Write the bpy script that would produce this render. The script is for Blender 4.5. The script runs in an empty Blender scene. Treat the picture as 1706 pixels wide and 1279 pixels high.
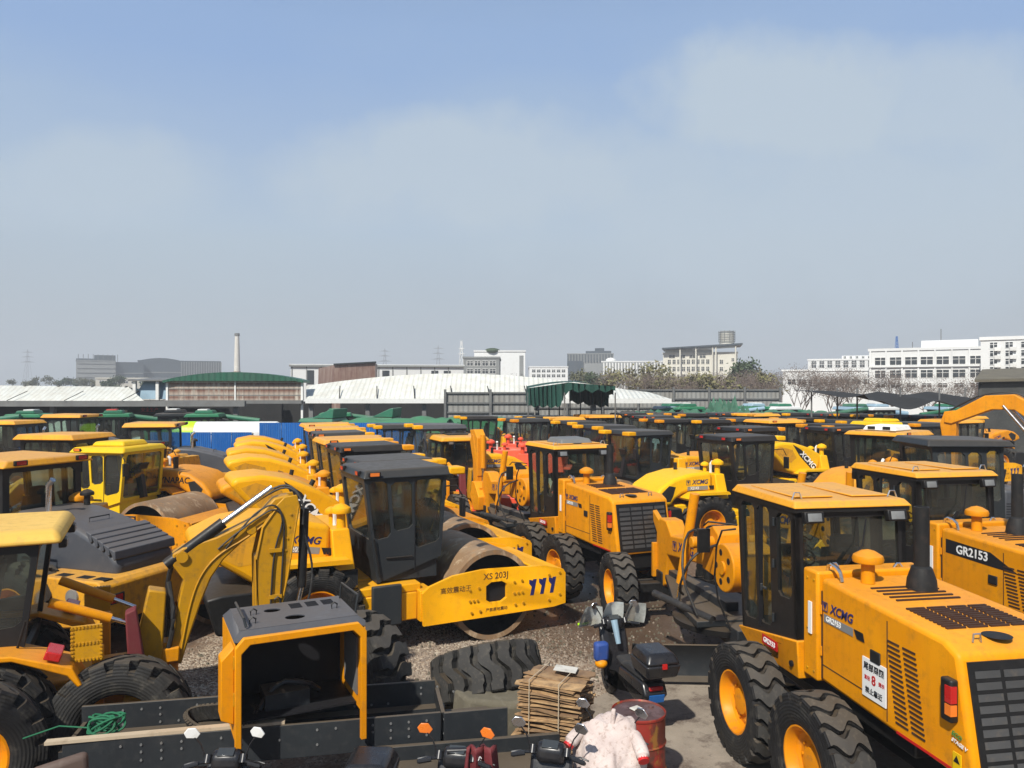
HAZE = 0.001
import bpy, bmesh, math, random
from mathutils import Vector, Matrix
from mathutils.geometry import tessellate_polygon
sc = bpy.context.scene
COL = sc.collection
R = math.radians
PI = math.pi
# ---------------------------------------------------------------- camera
cam_d = bpy.data.cameras.new('camera'); cam = bpy.data.objects.new('camera', cam_d); COL.objects.link(cam)
cam.location = (0, 0, 4.4); cam.rotation_euler = (R(90), 0, 0)
cam_d.sensor_width = 36; cam_d.lens = 27.01; cam_d.shift_y = 0.0044
cam_d.clip_start = 0.1; cam_d.clip_end = 4000
sc.camera = cam
# ---------------------------------------------------------------- light
SUN_EL = 46; SX, SY = -0.42, -0.91            # sun stands behind and left of the viewer
sun_d = bpy.data.lights.new('sun', 'SUN'); sun = bpy.data.objects.new('sun', sun_d); COL.objects.link(sun)
sun_d.energy = 5.0; sun_d.angle = R(1.2); sun_d.color = (1.0, 0.955, 0.87)
_d = Vector((SX, SY, 0)).normalized() * math.cos(R(SUN_EL)) + Vector((0, 0, math.sin(R(SUN_EL))))
sun.rotation_euler = (-_d).to_track_quat('-Z', 'Y').to_euler()
w = bpy.data.worlds.new('World'); sc.world = w; w.use_nodes = True
nt = w.node_tree; nt.nodes.clear()
def N(nt, t, **k):
    n = nt.nodes.new(t)
    for a, b in k.items(): setattr(n, a, b)
    return n
def mixc(nt, fac, a, b, bt='MIX'):
    m = N(nt, 'ShaderNodeMix', data_type='RGBA', blend_type=bt)
    for s, v in ((0, fac), (6, a), (7, b)):
        if hasattr(v, 'links') or hasattr(v, 'is_linked'): nt.links.new(v, m.inputs[s])
        elif s == 0: m.inputs[0].default_value = v
        else: m.inputs[s].default_value = (*v, 1) if len(v) == 3 else v
    return m.outputs[2]
def ramp(nt, src, pts):
    r = N(nt, 'ShaderNodeValToRGB'); e = r.color_ramp.elements
    while len(e) < len(pts): e.new(0.5)
    for x, (p, c) in zip(e, pts):
        x.position = p; x.color = (c, c, c, 1) if isinstance(c, (int, float)) else (*c, 1)
    nt.links.new(src, r.inputs[0]); return r.outputs[0]
def math_n(nt, op, a, b=None):
    m = N(nt, 'ShaderNodeMath', operation=op)
    for i, v in enumerate((a, b)):
        if v is None: continue
        if hasattr(v, 'is_linked'): nt.links.new(v, m.inputs[i])
        else: m.inputs[i].default_value = v
    return m.outputs[0]
sky = N(nt, 'ShaderNodeTexSky', sky_type='NISHITA', sun_disc=False, sun_elevation=R(SUN_EL), sun_rotation=math.atan2(SX, SY), dust_density=1.0, air_density=1.0, ozone_density=1.5)
tc = N(nt, 'ShaderNodeTexCoord'); sep = N(nt, 'ShaderNodeSeparateXYZ'); nt.links.new(tc.outputs['Generated'], sep.inputs[0])
SK = 0.075
elev = sep.outputs[2]
def sl(r, g, b):                                      # sRGB 0..255 -> linear
    return tuple(((c / 255) / 12.92 if c / 255 <= 0.04045 else ((c / 255 + 0.055) / 1.055) ** 2.4) for c in (r, g, b))
def wsl(*c): return tuple(x / SK / 1.23 for x in sl(*c))
# hazy air lifts the clear sky towards a pale grey blue near the horizon; thin soft clouds above it
hazeamt = ramp(nt, elev, [(0.0, 1.0), (0.22, 0.95), (0.42, 0.85), (0.60, 0.4), (0.9, 0.12)])
hcol = mixc(nt, ramp(nt, elev, [(0.0, 0.0), (0.20, 1.0)]), wsl(174, 181, 185), wsl(181, 200, 218)); hcol = mixc(nt, ramp(nt, elev, [(0.18, 0.0), (0.38, 1.0)]), hcol, wsl(149, 181, 226))
base = mixc(nt, hazeamt, sky.outputs[0], hcol)
mp = N(nt, 'ShaderNodeMapping'); nt.links.new(tc.outputs['Generated'], mp.inputs[0]); mp.inputs['Scale'].default_value = (1.0, 1.0, 2.1); mp.inputs['Location'].default_value = (0.35, 0.1, 0.62)
no = N(nt, 'ShaderNodeTexNoise'); nt.links.new(mp.outputs[0], no.inputs[0]); no.inputs['Scale'].default_value = 2.3; no.inputs['Detail'].default_value = 7; no.inputs['Roughness'].default_value = 0.5
no.inputs['Distortion'].default_value = 0.25
cl = ramp(nt, no.outputs[0], [(0.44, 0.0), (0.62, 1.0)])
cl2 = math_n(nt, 'MULTIPLY', cl, ramp(nt, elev, [(0.02, 0.25), (0.2, 0.75), (0.32, 0.75), (0.45, 0.3)]))
uu = math_n(nt, 'DIVIDE', sep.outputs[0], math_n(nt, 'MAXIMUM', sep.outputs[1], 0.05)); vv = math_n(nt, 'DIVIDE', sep.outputs[2], math_n(nt, 'MAXIMUM', sep.outputs[1], 0.05))
n2 = N(nt, 'ShaderNodeTexNoise'); nt.links.new(tc.outputs['Generated'], n2.inputs[0]); n2.inputs['Scale'].default_value = 9; n2.inputs['Detail'].default_value = 8; n2.inputs['Roughness'].default_value = 0.6
wob = math_n(nt, 'MULTIPLY', math_n(nt, 'SUBTRACT', n2.outputs[0], 0.5), 3.2); acc = None
for cu, cv, ru, rv, k in ((.36, .375, .17, .085, 1), (.60, .36, .16, .09, .8), (-.03, .28, .24, .075, .9), (-.55, .27, .16, .06, .7), (.2, .27, .3, .06, .6), (.5, .22, .5, .12, .7), (-1.1, .35, .3, .1, .7), (1.2, .3, .3, .12, .7)):
    d_ = math_n(nt, 'ADD', math_n(nt, 'POWER', math_n(nt, 'DIVIDE', math_n(nt, 'SUBTRACT', uu, cu), ru), 2.0), math_n(nt, 'POWER', math_n(nt, 'DIVIDE', math_n(nt, 'SUBTRACT', vv, cv), rv), 2.0))
    m_ = math_n(nt, 'MULTIPLY', ramp(nt, math_n(nt, 'MULTIPLY', math_n(nt, 'ADD', d_, wob), 0.25), [(0.10, 1.0), (0.42, 0.0)]), k); acc = m_ if acc is None else math_n(nt, 'MAXIMUM', acc, m_)
acc = math_n(nt, 'MULTIPLY', acc, ramp(nt, sep.outputs[1], [(0.0, 0.0), (0.25, 0.85)]))
base2 = mixc(nt, math_n(nt, 'MULTIPLY', cl2, 0.35), base, wsl(184, 202, 213)); base2 = mixc(nt, acc, base2, wsl(190, 205, 218))
bg = N(nt, 'ShaderNodeBackground'); bg.inputs[1].default_value = SK
wo = N(nt, 'ShaderNodeOutputWorld'); nt.links.new(base2, bg.inputs[0]); nt.links.new(bg.outputs[0], wo.inputs[0])
sc.view_settings.view_transform = 'Standard'; sc.view_settings.look = 'None'; sc.view_settings.exposure = 0.3; sc.view_settings.gamma = 1
sc.cycles.max_bounces = 6; sc.cycles.transparent_max_bounces = 24; sc.cycles.diffuse_bounces = 2; sc.cycles.glossy_bounces = 3
sc.cycles.volume_bounces = 0; sc.cycles.use_denoising = True; sc.cycles.caustics_reflective = False
HOR = 647.0; F = 1280.0
def gx(px, d): return (px - 853) * d / F             # measured column and distance in metres -> world x
def gz(py, d): return 4.4 - (py - HOR) * d / F
# ---------------------------------------------------------------- materials
M = {}
def newmat(name):
    m = bpy.data.materials.new(name); m.use_nodes = True; t = m.node_tree
    b = t.nodes['Principled BSDF']; M[name] = m; return m, t, b
def objco(t, scale=None):
    c = N(t, 'ShaderNodeTexCoord').outputs['Object']
    if scale:
        mp = N(t, 'ShaderNodeMapping'); t.links.new(c, mp.inputs[0]); mp.inputs['Scale'].default_value = scale; c = mp.outputs[0]
    return c
def noise(t, co, scale, detail=4, rough=0.55):
    n = N(t, 'ShaderNodeTexNoise'); t.links.new(co, n.inputs[0]); n.inputs['Scale'].default_value = scale
    n.inputs['Detail'].default_value = detail; n.inputs['Roughness'].default_value = rough; return n.outputs[0]
def bump(t, b, h, strength=0.3, dist=0.01):
    n = N(t, 'ShaderNodeBump'); n.inputs['Strength'].default_value = strength; n.inputs['Distance'].default_value = dist
    t.links.new(h, n.inputs['Height']); t.links.new(n.outputs[0], b.inputs['Normal'])
def paint(name, col, col2, rough=0.35, dirt=(0.16, 0.12, 0.08), dirt_amt=0.5, top=0.0, metal=0.0, scale=1.0, bmp=0.0, streak=0.0):
    m, t, b = newmat(name); co = objco(t)
    n1 = noise(t, co, 1.3 * scale, 5); n2 = noise(t, co, 9 * scale, 6, 0.65)
    c = mixc(t, ramp(t, n1, [(0.3, 0.0), (0.7, 1.0)]), col, col2)
    oi = N(t, 'ShaderNodeObjectInfo'); v = math_n(t, 'ADD', math_n(t, 'MULTIPLY', oi.outputs['Random'], 0.16), 0.9)
    hv = N(t, 'ShaderNodeHueSaturation'); t.links.new(c, hv.inputs['Color']); t.links.new(v, hv.inputs['Value']); c = hv.outputs[0]
    msk = ramp(t, n2, [(0.52, 0.0), (0.75, dirt_amt)])
    c = mixc(t, msk, c, dirt)
    if streak:
        s = ramp(t, noise(t, objco(t, (9, 9, 0.5)), 1.0, 4), [(0.5, 0.0), (0.72, streak)]); c = mixc(t, s, c, dirt)
    if top:
        g = N(t, 'ShaderNodeNewGeometry'); sp = N(t, 'ShaderNodeSeparateXYZ'); t.links.new(g.outputs['Normal'], sp.inputs[0])
        k = math_n(t, 'MULTIPLY', ramp(t, sp.outputs[2], [(0.5, 0.0), (0.95, top)]), ramp(t, n1, [(0.2, 0.55), (0.7, 1.0)]))
        c = mixc(t, k, c, (0.48, 0.34, 0.19))
    t.links.new(c, b.inputs['Base Color']); b.inputs['Metallic'].default_value = metal; b.inputs['Specular IOR Level'].default_value = 0.22 if 'yellow' in name or name in ('lemon', 'rim', 'tyre', 'tyre_dusty', 'tyre_worn', 'ink', 'grille') else 0.3 if name in ('cab_black', 'cab_grey', 'steel_dark', 'hood_grey') else 0.45
    r = math_n(t, 'ADD', math_n(t, 'MULTIPLY', n2, 0.35), rough - 0.12); t.links.new(r, b.inputs['Roughness'])
    if bmp: bump(t, b, n2, bmp, 0.01)
    return m
paint('yellow', (0.73, 0.285, 0.001), (0.62, 0.22, 0.001), 0.45, dirt=(0.22, 0.10, 0.02), dirt_amt=0.38, top=0.13, streak=0.16)
paint('sun_yellow', (0.84, 0.46, 0.003), (0.80, 0.42, 0.003), 0.38, dirt=(0.4, 0.2, 0.03), dirt_amt=0.2, top=0.04)
paint('cream_yellow', (0.72, 0.46, 0.09), (0.66, 0.39, 0.06), 0.5, dirt=(0.35, 0.22, 0.08), dirt_amt=0.5, top=0.2)
paint('yellow_new', (0.81, 0.385, 0.002), (0.75, 0.33, 0.002), 0.4, dirt=(0.32, 0.15, 0.02), dirt_amt=0.25, top=0.08, streak=0.08)
paint('yellow_old', (0.66, 0.32, 0.015), (0.55, 0.24, 0.015), 0.5, dirt=(0.16, 0.09, 0.04), dirt_amt=0.75, top=0.25, streak=0.3)
paint('lemon', (0.76, 0.50, 0.004), (0.70, 0.42, 0.006), 0.42, dirt=(0.3, 0.2, 0.06), dirt_amt=0.35, top=0.06)
paint('roof_yellow', (0.75, 0.345, 0.012), (0.66, 0.28, 0.015), 0.5, dirt=(0.30, 0.14, 0.06), dirt_amt=0.6, top=0.42, scale=1.5)
paint('boom_yellow', (0.50, 0.25, 0.006), (0.42, 0.20, 0.006), 0.4, dirt=(0.15, 0.085, 0.03), dirt_amt=0.6, top=0.1, streak=0.2)
paint('cab_grey', (0.024, 0.028, 0.031), (0.018, 0.021, 0.024), 0.42, dirt=(0.07, 0.065, 0.06), dirt_amt=0.2, top=0.12)
paint('cab_black', (0.009, 0.009, 0.009), (0.013, 0.012, 0.012), 0.42, dirt=(0.04, 0.035, 0.03), dirt_amt=0.25, top=0.08)
paint('hood_grey', (0.065, 0.07, 0.082), (0.05, 0.055, 0.066), 0.42, dirt=(0.11, 0.105, 0.10), dirt_amt=0.35, top=0.12)
paint('steel_dark', (0.022, 0.026, 0.029), (0.016, 0.018, 0.021), 0.45, dirt=(0.07, 0.065, 0.06), dirt_amt=0.3, top=0.2)
paint('grille', (0.012, 0.013, 0.014), (0.02, 0.02, 0.02), 0.5, dirt=(0.07, 0.05, 0.04), dirt_amt=0.4)
paint('slot', (0.05, 0.018, 0.006), (0.03, 0.012, 0.006), 0.7, dirt_amt=0.2)
paint('red', (0.55, 0.03, 0.015), (0.45, 0.025, 0.015), 0.4, dirt_amt=0.3, top=0.1)
paint('red_orange', (0.80, 0.09, 0.03), (0.70, 0.07, 0.03), 0.4, dirt=(0.4, 0.15, 0.1), dirt_amt=0.3, top=0.15)
paint('lamp_red', (0.38, 0.01, 0.012), (0.5, 0.02, 0.015), 0.2, dirt_amt=0.1)
paint('lamp_orange', (0.75, 0.2, 0.02), (0.7, 0.15, 0.02), 0.25, dirt_amt=0.15)
paint('lamp_clear', (0.34, 0.34, 0.32), (0.16, 0.16, 0.16), 0.15, dirt_amt=0.3, metal=0.4)
paint('chrome', (0.7, 0.7, 0.7), (0.6, 0.6, 0.6), 0.22, dirt_amt=0.2, metal=1.0)
paint('white', (0.72, 0.72, 0.70), (0.66, 0.66, 0.63), 0.5, dirt=(0.3, 0.27, 0.2), dirt_amt=0.35)
paint('rubber', (0.016, 0.016, 0.017), (0.024, 0.023, 0.022), 0.55, dirt=(0.1, 0.085, 0.07), dirt_amt=0.5)
paint('tyre', (0.011, 0.011, 0.012), (0.02, 0.019, 0.018), 0.6, dirt=(0.09, 0.08, 0.065), dirt_amt=0.6, top=0.10, bmp=0.2)
paint('tyre_dusty', (0.016, 0.016, 0.016), (0.032, 0.030, 0.027), 0.65, dirt=(0.11, 0.10, 0.08), dirt_amt=0.6, top=0.12, bmp=0.2)
paint('tyre_worn', (0.055, 0.053, 0.05), (0.03, 0.029, 0.027), 0.7, dirt=(0.12, 0.105, 0.085), dirt_amt=0.6, top=0.1, bmp=0.3, scale=2)
paint('lime', (0.45, 0.80, 0.01), (0.4, 0.75, 0.01), 0.4, dirt_amt=0.15)
paint('pane_pale', (0.30, 0.42, 0.50), (0.22, 0.32, 0.4), 0.2, dirt_amt=0.2)
paint('rim', (0.74, 0.27, 0.003), (0.66, 0.21, 0.003), 0.4, dirt=(0.2, 0.1, 0.05), dirt_amt=0.5)
paint('drum_steel', (0.34, 0.235, 0.14), (0.20, 0.135, 0.08), 0.6, dirt=(0.40, 0.20, 0.07), dirt_amt=0.9, metal=0.1, scale=0.8, bmp=0.1, streak=0.3)
paint('drum_pale', (0.45, 0.40, 0.32), (0.34, 0.28, 0.2), 0.55, dirt=(0.3, 0.2, 0.12), dirt_amt=0.5, metal=0.1)
paint('navy', (0.015, 0.02, 0.11), (0.015, 0.02, 0.11), 0.4, dirt_amt=0.05)
paint('ink', (0.012, 0.012, 0.014), (0.012, 0.012, 0.014), 0.5, dirt_amt=0.0)
paint('ink_brown', (0.12, 0.05, 0.015), (0.12, 0.05, 0.015), 0.5, dirt_amt=0.0)
paint('decal_grey', (0.22, 0.23, 0.23), (0.2, 0.2, 0.2), 0.4, dirt_amt=0.1)
paint('decal_white', (0.78, 0.78, 0.76), (0.74, 0.74, 0.72), 0.4, dirt_amt=0.05)
paint('decal_red', (0.45, 0.01, 0.01), (0.45, 0.01, 0.01), 0.4, dirt_amt=0.0)
paint('decal_green', (0.03, 0.22, 0.05), (0.03, 0.22, 0.05), 0.4, dirt_amt=0.0)
paint('seat_fabric', (0.02, 0.02, 0.022), (0.03, 0.03, 0.03), 0.8, dirt_amt=0.3)
paint('green_tarp', (0.015, 0.20, 0.09), (0.02, 0.15, 0.07), 0.55, dirt=(0.08, 0.2, 0.12), dirt_amt=0.5, top=0.1)
paint('green_paint', (0.02, 0.16, 0.09), (0.02, 0.12, 0.07), 0.45, dirt=(0.1, 0.14, 0.1), dirt_amt=0.5, top=0.15)
paint('green_canvas', (0.005, 0.042, 0.032), (0.007, 0.055, 0.04), 0.75, dirt=(0.03, 0.1, 0.07), dirt_amt=0.5)
paint('blue_sheet', (0.005, 0.115, 0.40), (0.006, 0.095, 0.34), 0.45, dirt=(0.1, 0.2, 0.35), dirt_amt=0.4, streak=0.3)
paint('tarp_grey', (0.06, 0.06, 0.055), (0.04, 0.042, 0.04), 0.8, dirt=(0.12, 0.12, 0.11), dirt_amt=0.5)
paint('net_bay_black', (0.012, 0.013, 0.014), (0.018, 0.018, 0.018), 0.85, dirt_amt=0.2)  # black of the net; on the bay walls it is painted shade
paint('clutter_green', (0.05, 0.16, 0.10), (0.02, 0.08, 0.05), 0.7, dirt_amt=0.5)
paint('wall_white', (0.70, 0.71, 0.70), (0.64, 0.65, 0.64), 0.7, dirt=(0.5, 0.48, 0.44), dirt_amt=0.25, scale=0.15, streak=0.08)
paint('wall_cream', (0.66, 0.64, 0.56), (0.6, 0.58, 0.5), 0.75, dirt=(0.3, 0.27, 0.22), dirt_amt=0.4, scale=0.15, streak=0.15)
paint('wall_grey', (0.25, 0.26, 0.25), (0.2, 0.21, 0.21), 0.75, dirt=(0.15, 0.14, 0.13), dirt_amt=0.4, scale=0.15)
paint('wall_glass', (0.05, 0.065, 0.08), (0.04, 0.05, 0.06), 0.3, dirt=(0.12, 0.13, 0.14), dirt_amt=0.4, scale=0.1)
paint('window_dark', (0.03, 0.036, 0.04), (0.05, 0.055, 0.06), 0.15, dirt_amt=0.1)
paint('concrete_pale', (0.62, 0.60, 0.54), (0.52, 0.50, 0.45), 0.85, dirt=(0.22, 0.2, 0.17), dirt_amt=0.5, streak=0.3)
paint('pole_grey', (0.16, 0.165, 0.16), (0.12, 0.12, 0.12), 0.5, dirt=(0.12, 0.08, 0.05), dirt_amt=0.4)
paint('cargo_plastic', (0.012, 0.012, 0.014), (0.016, 0.016, 0.018), 0.25, dirt=(0.07, 0.06, 0.05), dirt_amt=0.25)
paint('apron_pink', (0.44, 0.35, 0.32), (0.60, 0.52, 0.48), 0.9, dirt=(0.22, 0.14, 0.10), dirt_amt=0.85, scale=2.6)
paint('plank_wood', (0.46, 0.38, 0.27), (0.36, 0.28, 0.19), 0.85, dirt=(0.2, 0.14, 0.09), dirt_amt=0.5)
paint('stone_pale', (0.36, 0.30, 0.24), (0.22, 0.17, 0.13), 0.9, dirt=(0.10, 0.07, 0.05), dirt_amt=0.8, scale=2.5)
paint('seat_brown', (0.10, 0.065, 0.05), (0.075, 0.05, 0.04), 0.6, dirt=(0.2, 0.16, 0.13), dirt_amt=0.4)
paint('maroon', (0.16, 0.02, 0.02), (0.12, 0.015, 0.02), 0.7, dirt_amt=0.2)
paint('bag_blue', (0.02, 0.07, 0.3), (0.02, 0.05, 0.2), 0.6, dirt_amt=0.2)
paint('rope_green', (0.01, 0.14, 0.06), (0.008, 0.08, 0.04), 0.8, dirt_amt=0.2)
paint('stone', (0.13, 0.115, 0.08), (0.09, 0.08, 0.06), 0.9, dirt=(0.2, 0.18, 0.14), dirt_amt=0.6, bmp=0.5)
paint('rust_red', (0.16, 0.035, 0.025), (0.22, 0.05, 0.03), 0.45, dirt=(0.07, 0.035, 0.025), dirt_amt=0.95, streak=0.6, metal=0.2)
paint('drum_lid', (0.17, 0.09, 0.08), (0.12, 0.07, 0.06), 0.4, dirt=(0.09, 0.04, 0.03), dirt_amt=0.9, metal=0.5)
paint('trunk_bark', (0.09, 0.07, 0.055), (0.07, 0.055, 0.045), 0.9, dirt_amt=0.2)
def glass(name, tint, refl=0.35, dirt=0.12, rough=0.06, dcol=(0.24, 0.25, 0.22)):
    m, t, b = newmat(name); t.nodes.remove(b)
    tr = N(t, 'ShaderNodeBsdfTransparent'); tr.inputs[0].default_value = (*tint, 1)
    gl = N(t, 'ShaderNodeBsdfGlossy'); gl.inputs['Roughness'].default_value = rough; gl.inputs[0].default_value = (0.9, 0.95, 0.95, 1)
    df = N(t, 'ShaderNodeBsdfDiffuse'); df.inputs[0].default_value = (*dcol, 1)
    fr = N(t, 'ShaderNodeFresnel'); fr.inputs[0].default_value = 1.55
    mx = N(t, 'ShaderNodeMixShader'); f = math_n(t, 'ADD', math_n(t, 'MULTIPLY', fr.outputs[0], 0.9), refl * 0.08)
    t.links.new(f, mx.inputs[0]); t.links.new(tr.outputs[0], mx.inputs[1]); t.links.new(gl.outputs[0], mx.inputs[2])
    mx2 = N(t, 'ShaderNodeMixShader'); co = objco(t)
    f2 = ramp(t, noise(t, co, 2.2, 6, 0.6), [(0.35, dirt * 0.25), (0.75, dirt * 1.6)])
    t.links.new(f2, mx2.inputs[0]); t.links.new(mx.outputs[0], mx2.inputs[1]); t.links.new(df.outputs[0], mx2.inputs[2])
    t.links.new(mx2.outputs[0], t.nodes['Material Output'].inputs[0]); return m
glass('glass', (0.60, 0.70, 0.63), 0.35, 0.07)
glass('glass_dark', (0.10, 0.13, 0.12), 0.35, 0.06)
glass('glass_clear', (0.8, 0.86, 0.83), 0.6, 0.18)
glass('windscreen_clear', (0.9, 0.93, 0.91), 0.5, 0.9, dcol=(0.85, 0.88, 0.82))  # the dirt mix here is a pale veil painted for caught light
paint('mesh_grey', (0.06, 0.06, 0.06), (0.035, 0.035, 0.035), 0.5, dirt_amt=0.4)
def sheet(name, col, col2, period, axis=0, rust=None, rust_amt=0.0, rough=0.45, band=None, depth=0.03, dirt_top=0):
    """corrugated sheet: ribs are bump, rust runs down the sheet"""
    m, t, b = newmat(name); co = objco(t); sp = N(t, 'ShaderNodeSeparateXYZ'); t.links.new(co, sp.inputs[0])
    k = math_n(t, 'MULTIPLY', sp.outputs[axis], 2 * PI / period); s = math_n(t, 'SINE', k)
    n1 = noise(t, objco(t, (0.25, 0.25, 0.4)), 1.0, 6, 0.6)
    c = mixc(t, ramp(t, n1, [(0.35, 0.0), (0.65, 1.0)]), col, col2)
    pan = noise(t, objco(t, (1.0 / period / 3, 0.02, 0.02)), 1.0, 2)
    c = mixc(t, ramp(t, pan, [(0.45, 0.0), (0.6, 0.25)]), c, tuple(x * 0.72 for x in col))
    if rust:
        a = noise(t, objco(t, (2.2, 2.2, 0.35)), 1.0, 6, 0.7)
        msk = ramp(t, a, [(0.5 - 0.22 * min(rust_amt, .8), 0.0), (0.62 if rust_amt < 1 else .5, min(rust_amt, 1.0))])
        if band:
            zz = math_n(t, 'FRACT', math_n(t, 'DIVIDE', sp.outputs[2], band)); msk = math_n(t, 'MULTIPLY', msk, ramp(t, zz, [(0.0, 0.35), (0.35, 0.6), (0.8, 1.0), (0.9, 0.1)]))
        c = mixc(t, msk, c, rust)
    t.links.new(c, b.inputs['Base Color']); b.inputs['Roughness'].default_value = rough
    bump(t, b, s, 0.7, depth); return m
sheet('roof_white', (0.64, 0.65, 0.60), (0.58, 0.59, 0.54), 0.30, rust=(0.42, 0.36, 0.27), rust_amt=0.35)
sheet('fence_grey', (0.30, 0.30, 0.285), (0.24, 0.24, 0.225), 0.30, rust=(0.16, 0.13, 0.1), rust_amt=0.3)
sheet('rusty_sheet', (0.60, 0.56, 0.47), (0.50, 0.45, 0.38), 0.30, rust=(0.13, 0.045, 0.025), rust_amt=1.2, band=0.4)
sheet('brown_sheet', (0.34, 0.27, 0.22), (0.22, 0.15, 0.12), 1.9, rust=(0.12, 0.05, 0.035), rust_amt=0.9)
sheet('green_sheet', (0.015, 0.10, 0.06), (0.02, 0.08, 0.05), 0.35, rust=(0.06, 0.1, 0.08), rust_amt=0.3)
sheet('container_grey', (0.26, 0.28, 0.28), (0.22, 0.23, 0.23), 0.28, rust=(0.12, 0.08, 0.05), rust_amt=0.3)
def quilt(name):
    t = M[name].node_tree; b = t.nodes['Principled BSDF']; sp = N(t, 'ShaderNodeSeparateXYZ'); t.links.new(objco(t), sp.inputs[0])
    h = None
    for sg in (1, -1):
        q = math_n(t, 'ABSOLUTE', math_n(t, 'SINE', math_n(t, 'MULTIPLY', math_n(t, 'ADD', math_n(t, 'ADD', sp.outputs[0], sp.outputs[2]), math_n(t, 'MULTIPLY', sp.outputs[1], 1.1 * sg)), 15)))
        h = q if h is None else math_n(t, 'MINIMUM', h, q)
    old = b.inputs['Base Color'].links[0].from_socket
    t.links.new(mixc(t, ramp(t, h, [(0.0, 0.12), (0.06, 0.0)]), old, (0.20, 0.13, 0.11)), b.inputs['Base Color'])
    bump(t, b, math_n(t, 'POWER', h, 0.5), 0.5, 0.008)
quilt('apron_pink')
def rings(name):
    t = M[name].node_tree; b = t.nodes['Principled BSDF']; sp = N(t, 'ShaderNodeSeparateXYZ'); t.links.new(objco(t), sp.inputs[0])
    r2 = math_n(t, 'SQRT', math_n(t, 'ADD', math_n(t, 'POWER', sp.outputs[0], 2.0), math_n(t, 'POWER', sp.outputs[2], 2.0)))
    h = math_n(t, 'ADD', math_n(t, 'MULTIPLY', math_n(t, 'SINE', math_n(t, 'MULTIPLY', r2, 190)), .35), noise(t, objco(t), 14, 6, .7)); bump(t, b, h, .45, .012)
rings('tyre'); rings('tyre_dusty')
def blotch(name, c1, c2, s1, s2):
    t = M[name].node_tree; b = t.nodes['Principled BSDF']; old = b.inputs['Base Color'].links[0].from_socket
    c = mixc(t, ramp(t, noise(t, objco(t, (1, 1, .6)), s1, 6, .65), [(.50, 0.0), (.56, .9)]), old, c1); c = mixc(t, ramp(t, noise(t, objco(t, (1, 1, .4)), s2, 5, .7), [(.56, 0.0), (.62, .8)]), c, c2); t.links.new(c, b.inputs['Base Color'])
blotch('rust_red', (.30, .03, .02), (.30, .16, .03), 4.0, 5.5)
blotch('drum_lid', (.20, .12, .11), (.07, .03, .02), 5.0, 9.0)
blotch('drum_steel', (.24, .15, .08), (.46, .35, .23), 1.7, 3.3)
def wood_mat():
    m, t, b = newmat('wood'); co = objco(t, (1, 1, 1))
    oi = N(t, 'ShaderNodeObjectInfo')
    n1 = noise(t, objco(t, (3, 3, 60)), 1.0, 4); n2 = noise(t, objco(t, (8, 8, 8)), 1.0, 5)
    c = mixc(t, ramp(t, n1, [(0.35, 0.0), (0.65, 1.0)]), (0.30, 0.17, 0.075), (0.56, 0.37, 0.18))
    c = mixc(t, ramp(t, oi.outputs['Random'], [(0.3, 0.0), (1.0, 0.75)]), c, (0.13, 0.075, 0.045))
    c = mixc(t, ramp(t, n2, [(0.45, 0.0), (0.75, 0.8)]), c, (0.10, 0.06, 0.035))
    t.links.new(c, b.inputs['Base Color']); b.inputs['Roughness'].default_value = 0.85; bump(t, b, n2, 0.5, 0.01)
wood_mat()
def leaf(name, c1, c2):
    m, t, b = newmat(name); c = mixc(t, ramp(t, noise(t, objco(t), 0.9, 4), [(0.35, 0.0), (0.65, 1.0)]), c1, c2)
    t.links.new(c, b.inputs['Base Color']); b.inputs['Roughness'].default_value = 0.8
leaf('leaf_dark', (0.03, 0.05, 0.022), (0.05, 0.075, 0.03)); leaf('leaf_spring', (0.17, 0.165, 0.06), (0.12, 0.10, 0.055))
leaf('twig_brown', (0.16, 0.12, 0.095), (0.11, 0.085, 0.07)); leaf('leaf_olive', (0.10, 0.10, 0.04), (0.07, 0.07, 0.035))
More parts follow.
